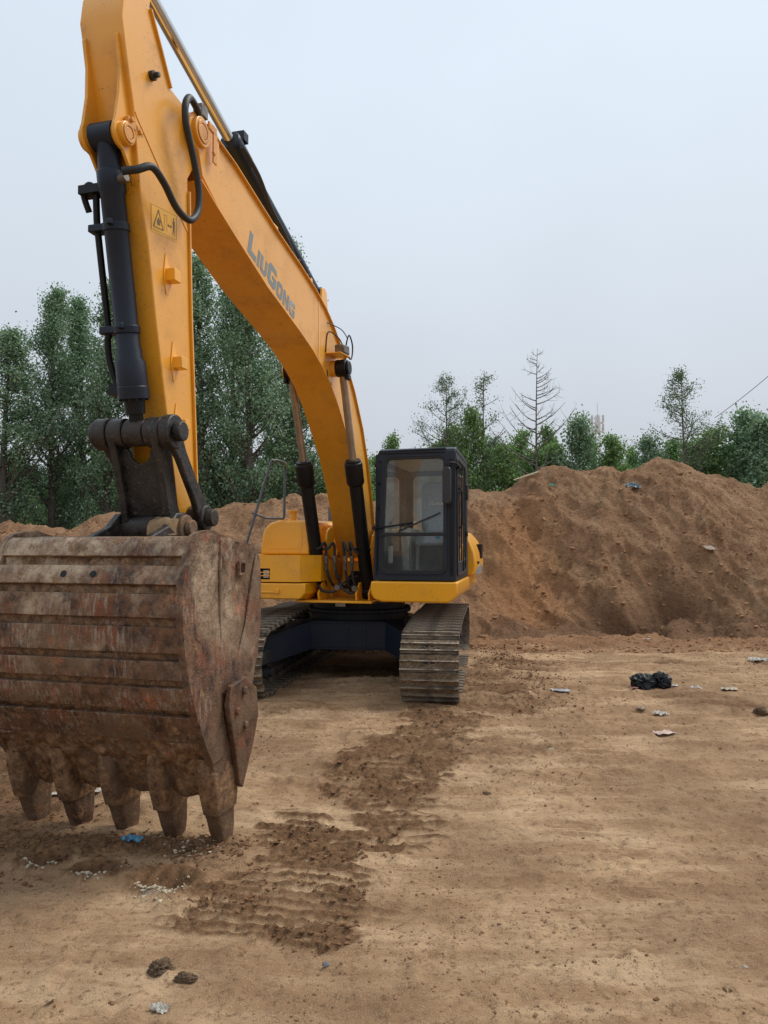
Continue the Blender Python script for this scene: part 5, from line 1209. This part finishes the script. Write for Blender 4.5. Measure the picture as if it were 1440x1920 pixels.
# the mixed young growth behind the bank on the right
RT = [(733, 822, 33, .62, 'slim tip of a young tree showing above the cab roof, left of its middle'), (768, 855, 35, .9, 'young tree behind the left half of the cab roof'), (808, 838, 34, .9, 'young tree behind the cab roof under the sparse tree'), (852, 800, 33, .8, 'bright green young tree just right of the sparse tree by the cab'),
      (882, 772, 32, .75, 'narrow bright green tree rising beside the cab roof corner'), (915, 830, 34, 1.0, 'bushy tree at the foot of the thin broken topped tree'), (945, 842, 32, .9, 'young tree left of the bare trunk'), (972, 812, 34, .8, 'pointed young tree between the broken topped tree and the bare tree'),
      (1003, 850, 33, .9, 'bushy tree directly behind the bare trunk'), (1026, 806, 35, .75, 'slim young tree immediately right of the bare trunk'), (1055, 838, 33, .9, 'bushy tree between the bare tree and the pair of tall green crowns'), (1085, 786, 32, .8, 'tall full green tree left of the telecom mast'),
      (1108, 822, 34, .65, 'green tree in front of the telecom mast'), (1142, 822, 32, .85, 'green tree right of the telecom mast'), (1166, 852, 34, .8, 'low green tree left of the dip in the skyline'), (1184, 846, 35, .55, 'thin green tree in the dip of the skyline'),
      (1212, 822, 31, .68, 'dark pointed tree standing alone above the saddle of the bank'), (1243, 856, 35, .8, 'low tree left of the tall airy tree'), (1268, 828, 34, .8, 'green tree behind the left side of the tall airy tree'), (1312, 835, 33, 1.0, 'green tree behind the right side of the tall airy tree'),
      (1345, 808, 32, 1.05, 'full green tree right of the tall airy tree'), (1376, 838, 34, .9, 'low green tree left of the dark crown near the right edge'), (1406, 772, 31, .9, 'tall dark crown near the right edge'), (1442, 788, 30, 1.05, 'dark full tree cut by the right edge of the picture'), (1480, 800, 31, 1.0, 'tree just beyond the right edge')]
DK = [limb_tree(141+i*5, 5, (.8, .95)[i], .15, 50, 10000, .085, M['leaf_poplar'], M['bark'], 'poplar', up=1.3, trunk_r=.06, clump=.155, twigs=3) for i in range(2)]
for i, (u, v, d_, s_, l_) in enumerate(RT):
    if u > 1450: continue
    H_ = 1.82+(1024-v)/F_*d_
    plant_tree('young_tree', l_, 'tree', 'young trees behind the bank on the right', (DK[i % 2] if (u > 1380 or 1200 < u < 1220 or i % 6 == 5) else YNG[i % 4]), at_dist(u, d_), d_, 0, s_*1.55, H_/5, i*1.3+.5)
# airy trees with see-through crowns
A1 = limb_tree(201, 8, 1.9, 2.6, 44, 5200, .060, M['leaf_sparse'], M['bark_bare'], 'cone', up=.85, trunk_r=.07, clump=.12, twigs=6, twig_r=.010)
A2 = limb_tree(207, 8, 2.0, 2.4, 54, 6500, .060, M['leaf_sparse'], M['bark_bare'], 'cone', up=.75, trunk_r=.07, clump=.12, twigs=6, twig_r=.010)
A3 = limb_tree(213, 8, 1.15, 2.0, 44, 2600, .062, M['leaf_sparse'], M['bark_bare'], 'cone', up=.8, trunk_r=.07, clump=.14, twigs=4, sparse=.6, twig_r=.010)
A4 = limb_tree(219, 8, 1.9, 3.0, 40, 10, .10, M['leaf_sparse'], M['bark_bare'], 'cone', up=.62, trunk_r=.07, clump=.1, twigs=6, bare=True, twig_r=.009)
for nm, l_, ms, u, v, d_, s_, rz in (('airy_tree', 'tall airy tree with thin see-through crown above the cab roof', A1, 833, 702, 32, .95, .4),
        ('airy_tree', 'thin broken topped tree with few leaves between the cab and the bare tree', A3, 913, 690, 32, 1.1, 2.0),
        ('bare_tree', 'leafless tree with upswept bare branches, tallest above the bank', A4, 1010, 648, 31, .95, 1.1),
        ('airy_tree', 'tall conical airy tree above the highest part of the bank, right of the dip', A2, 1290, 690, 31, 1.05, 3.0)):
    H_ = 1.82+(1024-v)/F_*d_; plant_tree(nm, l_, 'tree', None, ms, at_dist(u, d_), d_, 0, s_, H_/8, rz)
# far wood behind everything: one mass of foliage
rng = np.random.default_rng(77)
n_ = 42000; fx_ = rng.uniform(-34, 34, n_); fy_ = rng.uniform(37, 41, n_); top_ = 2.9+2.4*fbm(fx_*.45, fx_*0+2, 401, 4)+np.where(fx_ < 0, 1.6*sstep(-1.0, -5, fx_), 0)
fz_ = top_*rng.random(n_)**.75
tag_o = bpy.data.objects.new('far_wood', leaf_mesh('far_wood', np.stack([fx_, fy_, fz_], -1), .34, M['leaf_poplar'], 9)); C.objects.link(tag_o)
tag(tag_o, 'low mass of dark green foliage closing the view behind the trees', 'foliage', kind='stuff')
# weeds at the foot of the bank, seen under the machine
n_ = 9000; wx_ = rng.uniform(-2.0, 1.1, n_); wy_ = rng.uniform(12.9, 14.3, n_); hgt_ = np.maximum(hgt(wx_, wy_), bank_h(wx_, wy_)[0])
wz_ = hgt_+.38*rng.random(n_)**1.3*fbm(wx_*3, wy_*3, 411, 3)*1.5
tag_o = bpy.data.objects.new('weeds', leaf_mesh('weeds', np.stack([wx_, wy_, wz_], -1), .06, M['leaf_young'], 19)); C.objects.link(tag_o)
tag(tag_o, 'green weeds at the foot of the bank seen under the machine', 'weeds', kind='stuff')

# ------------------------------------------------------------------ telecom mast, wire
tw = thing('telecom_mast', 'pale lattice telecom mast with antenna panels far behind the trees', 'mast', (at_dist(1123, 150), 150, 0))
H_ = 1.82+(1024-778)/F_*150; mb = MB()
mw = simple('mast_paint', (.75, .77, .80), .6, var=.1)
for i in range(4):
    a = PI/4+i*PI/2; mb.tube([(1.1*math.cos(a), 1.1*math.sin(a), 0), (.50*math.cos(a), .50*math.sin(a), H_)], .11, 5)
for j in range(22):
    f0, f1 = j/22, (j+1)/22
    for i in range(4):
        a = PI/4+i*PI/2; b = a+PI/2; r0, r1 = 1.1-.6*f0, 1.1-.6*f1
        mb.tube([(r0*math.cos(a), r0*math.sin(a), H_*f0), (r1*math.cos(b), r1*math.sin(b), H_*f1)], .06, 4)
part('lattice', mb, mw, parent=tw)
mb = MB(); mb.tube([(0, 0, H_), (0, 0, H_+2.6)], .07, 6); part('lightning_rod', mb, mw, parent=tw)
for z_ in (H_-.6, H_-2.4):
    mb = MB()
    mb.ring((0, 0, z_-1.0), (0, 0, z_-.85), 1.15, .85, 16)
    part('platform', mb, mw, parent=tw)
    for i in range(6):
        a = i*PI/3+.3; mb = MB(); x_, y_ = 1.25*math.cos(a), 1.25*math.sin(a); mb.box(x_-.17, x_+.17, y_-.1, y_+.1, z_-.9, z_+.6); part('antenna_panel', mb, M['white'], .03, parent=tw)
mb = MB(); wp = []
a = Vector((at_dist(1345, 34), 34, 1.82+(1024-782)/F_*34)); b = Vector((at_dist(1640, 26), 26, 1.82+(1024-520)/F_*26))
for i in range(20):
    t = i/19; p = a.lerp(b, t); p.z -= .9*t*(1-t)*1.2; wp.append(p)
mb.tube(wp, .013, 5); o = obj('overhead_wire', mb, M['rubber']); tag(o, 'thin dark overhead wire slanting down from the right into the trees', 'wire')

# ------------------------------------------------------------------ things lying about
def sheet(name, label, cat, u_xy, w_, h_, rz, mat, crump=.25, lift=.012, tilt=0, group=None, seed=0, n=12):
    x_, y_ = u_xy; z_ = max(float(hgt(x_, y_)[0]), bank_z(x_, y_) if y_ > 13 else -9)
    rng = np.random.default_rng(seed); vs = []; top_, bt_ = [], []
    edge = rng.uniform(.8, 1.1, 4)
    for j in range(n+1):
        r0, r1 = [], []
        for i in range(n+1):
            u = -.5+i/n; v = -.5+j/n
            k_ = 1-.18*abs(nz3(u*3+seed, v*3, 2, 3)) if (i in (0, n) or j in (0, n)) else 1
            hh = lift+crump*min(w_, h_)*abs(nz3(u*2.6+seed*1.7, v*2.6, 1.5, 4))
            r0.append((u*w_*k_, v*h_*k_, hh)); r1.append((u*w_*k_, v*h_*k_, hh-.003))
        top_.append(r0); bt_.append(r1)
    mb = MB(); mb.quadgrid(top_); mb.quadgrid(bt_)
    for A_, B_ in ((top_[0], bt_[0]), (top_[-1], bt_[-1]), ([r_[0] for r_ in top_], [r_[0] for r_ in bt_]), ([r_[-1] for r_ in top_], [r_[-1] for r_ in bt_])): mb.quadgrid([A_, B_])
    o = obj(name, mb, mat, None, 0, 25); o.location = (x_, y_, z_); o.rotation_euler = (tilt, 0, rz)
    return tag(o, label, cat, group)
pw = simple('dirty_white_paper', (.46, .42, .36), .8, var=.3, scale=20); pp_ = simple('pinkish_paper', (.50, .36, .30), .7, var=.3, scale=16); bl = simple('blue_film', (.05, .19, .30), .35, var=.35, scale=30)
foil = simple('silver_foil', (.42, .41, .42), .3, .5, var=.3, scale=14); cardm = simple('brown_card', (.26, .19, .13), .8, var=.3)
sheet('paper_sheet', 'flat pinkish sheet of paper, largest scrap below the black bag', 'litter', (2.80, 7.49), .21, .15, .2, pp_, .12, seed=1)
sheet('foil_tray', 'flattened silver tray lying left of the black bag', 'litter', (2.22, 9.37), .24, .14, -.1, foil, .12, seed=2)
sheet('paper_scrap', 'pale torn scrap just below the black bag', 'litter', (3.02, 8.17), .15, .13, .5, pw, .35, seed=3)
sheet('card_scrap', 'brown scrap touching the torn pale one below the black bag', 'litter', (2.86, 8.32), .13, .09, 1.1, cardm, .3, seed=4)
sheet('paper_scrap', 'white crumpled scrap right of the black bag', 'litter', (4.03, 9.69), .16, .12, .3, pw, .45, seed=5)
sheet('paper_scrap', 'small grey scrap between the black bag and the white crumpled one', 'litter', (3.82, 9.80), .11, .08, .9, pw, .25, seed=6)
sheet('paper_scrap', 'pale flat scrap farther right of the white crumpled one', 'litter', (4.38, 9.47), .20, .13, -.3, simple('tan_paper', (.43, .35, .26), .8), .25, seed=7)
sheet('torn_wrapper', 'dirty torn wrapper at the right edge of the picture', 'litter', (5.92, 11.75), .34, .2, .1, simple('dirty_film', (.36, .33, .27), .6, var=.5, scale=12), .4, seed=8)
sheet('paper_scrap', 'tiny pale scrap on open ground left of the pinkish sheet', 'litter', (1.48, 7.41), .08, .05, .7, pp_, .4, seed=9)
sheet('paper_scrap', 'tiny white scrap below the tiny pale one on open ground', 'litter', (1.55, 6.95), .05, .03, .2, pw, .3, seed=10)
sheet('blue_plastic', 'crumpled blue plastic strip in the soil by the bucket teeth', 'litter', (-1.66, 4.98), .15, .08, -.35, bl, .55, seed=11, n=16)
sheet('white_fibre', 'white shredded plastic lying near the bottom edge of the picture', 'litter', (-.98, 3.32), .085, .05, -.5, pw, .6, seed=12, n=14)
sheet('white_chip', 'white flat chip behind the gap between second and third bucket teeth', 'litter', (-2.26, 5.94), .11, .08, .5, pw, .2, seed=13)
sheet('white_chip', 'white flat chip behind the gap between the first and second bucket teeth', 'litter', (-2.55, 5.80), .12, .06, .3, pw, .2, seed=14)
sheet('white_chip', 'small white chip behind the gap between the third and fourth bucket teeth', 'litter', (-1.93, 6.05), .06, .05, .1, pw, .2, seed=15)
sheet('dead_leaf', 'small pale dead leaf near the bottom left corner', 'litter', (-1.45, 3.30), .045, .028, .6, simple('dead_leaf', (.38, .26, .15), .8), .3, seed=16)
sheet('paper_scrap', 'white scrap at the foot of the bank above the black bag', 'litter', (4.95, 14.0), .14, .10, .2, pw, .3, lift=.06, seed=17)
sheet('plastic_scrap', 'blue grey plastic half buried high on the bank left of the tallest hump', 'litter', (6.05, 18.0), .38, .24, .2, simple('bluegrey_film', (.10, .15, .17), .5, var=.4), .4, lift=.08, tilt=.5, seed=18)
sheet('plastic_scrap', 'small green plastic bit near the top of the bank', 'litter', (4.15, 18.3), .16, .12, .4, simple('green_film', (.05, .25, .14), .5), .4, lift=.08, tilt=.5, seed=19)
sheet('stone_slab', 'pale flat stone on the right slope of the bank', 'stone', (6.95, 15.9), .26, .18, .4, simple('pale_slab', (.36, .28, .22), .9), .2, lift=.1, tilt=.5, seed=20)
sheet('soil_slab', 'curled flake of dry soil at the left edge beside the first hole', 'soil', (-2.62, 4.86), .24, .12, -.2, simple('soil_flake', (.17, .115, .075), .95), .35, seed=21)
# board on the bank
mb = MB(); mb.box(-.36, .36, -.035, .035, -.010, .010); o = obj('wooden_board', mb, simple('pale_board', (.46, .36, .24), .8, var=.25, scale=10), None, .003)
bx_, by_ = 3.62, 18.75; o.location = (bx_, by_, bank_z(bx_, by_)+.10); o.rotation_euler = (.15, -.32, .25); tag(o, 'pale wooden board lying on the crest of the bank left of its humps', 'board')
# black plastic bag
def lump(name, label, cat, x_, y_, sx, sy, sz_, mat, seed, fold=.35, sub=4, lift=0, fr=2.3, blobs=None):
    bm = bmesh.new(); bmesh.ops.create_icosphere(bm, subdivisions=sub, radius=1)
    for v in bm.verts:
        p = v.co.copy(); n1 = 1-abs(mnoise.noise(p*fr+Vector((seed, 0, 0))))*2; n2 = 1-abs(mnoise.noise(p*fr*2.3+Vector((0, seed, 0))))*2
        n3 = mnoise.noise(p*1.1+Vector((seed, seed, 0)))
        f = 1+fold*(.6*n1+.35*n2)-fold*.5+.35*n3
        q = p*f; v.co = Vector((q.x*sx, q.y*sy, max(q.z, -.35)*sz_))
    me = bpy.data.meshes.new(name); bm.to_mesh(me); bm.free(); me.materials.append(mat); me.shade_smooth()
    o = bpy.data.objects.new(name, me); C.objects.link(o); o.location = (x_, y_, float(hgt(x_, y_)[0])+.3*sz_+lift); return tag(o, label, cat)
kbag = NT('black_bag_plastic'); kbag.color((.006, .007, .009)); kbag.rough(.42); kbag.b.inputs['Specular IOR Level'].default_value = .35; kbag.bump(kbag.noise(14, 5, .6), .5, .02)
bagm = kbag.m
bm_o = lump('black_bag', 'crumpled black plastic bag lying on the open ground on the right', 'bag', 3.36, 9.62, .16, .12, .125, bagm, 3.1, .55, 5)
bm2 = bmesh.new(); bm2.from_mesh(bm_o.data)
for (ox, oy, sx, sy, sz_, sd_n) in ((.20, .0, .125, .12, .15, 8.2), (.09, .03, .12, .10, .10, 5.5)):
    t_ = bmesh.new(); bmesh.ops.create_icosphere(t_, subdivisions=5, radius=1)
    for v in t_.verts:
        p = v.co.copy(); n1 = 1-abs(mnoise.noise(p*2.4+Vector((sd_n, 0, 0))))*2; n2 = 1-abs(mnoise.noise(p*5.5+Vector((0, sd_n, 0))))*2
        q = p*(1+.55*(.6*n1+.35*n2)-.27+.3*mnoise.noise(p*1.2+Vector((sd_n, 1, 2)))); v.co = Vector((q.x*sx+ox, q.y*sy+oy, max(q.z, -.35)*sz_))
    mt = bpy.data.meshes.new('t'); t_.to_mesh(mt); t_.free(); bm2.from_mesh(mt); bpy.data.meshes.remove(mt)
for f in bm2.faces: f.smooth = True
bm2.to_mesh(bm_o.data); bm2.free()
sheet('red_wrapper', 'small reddish wrapper at the lower left corner of the black bag', 'litter', (3.16, 9.45), .12, .06, .4, simple('reddish_paper', (.30, .12, .09), .7), .3, seed=24)
ston = simple('grey_stone', (.17, .16, .165), .85, var=.5, scale=30, bump=.5); dkc = M['clod']; dke = simple('dark_clod', (.13, .085, .052), .95, var=.5, scale=12, bump=.7, spec=.2)
lump('stone', 'small grey stone below the lowest churned tread patch', 'stone', -.28, 3.67, .016, .013, .013, ston, 1.2, .2, 3)
lump('soil_clod', 'dark soil clod with a greyish top below the tread marks, left of a pair', 'soil', -1.06, 3.61, .050, .042, .034, dke, 4.2, .7, 5, fr=3.2)
lump('soil_clod', 'low crumbly soil clod, right of a pair near the bottom', 'soil', -.92, 3.54, .045, .028, .022, dke, 6.3, .7, 5, fr=3.2)
lump('soil_clod', 'dark brown clod at the right edge below the litter', 'soil', 4.13, 8.19, .07, .06, .055, dke, 2.2, .4, 4)
lump('soil_clod', 'small dark clod on open ground right of the tread patches', 'soil', .83, 6.05, .030, .022, .022, dke, 9.2, .5, 4)
lump('stone', 'ochre stone at the foot of the bank near the right edge', 'stone', 6.95, 13.2, .09, .08, .08, simple('ochre_stone', (.36, .22, .10), .9, var=.4), 7.2, .2, 4)
lump('stone', 'pale stone on the ground near the lower right corner', 'stone', 1.72, 3.62, .012, .010, .009, simple('pale_stone', (.40, .34, .26), .9, var=.4), 7.7, .2, 3)
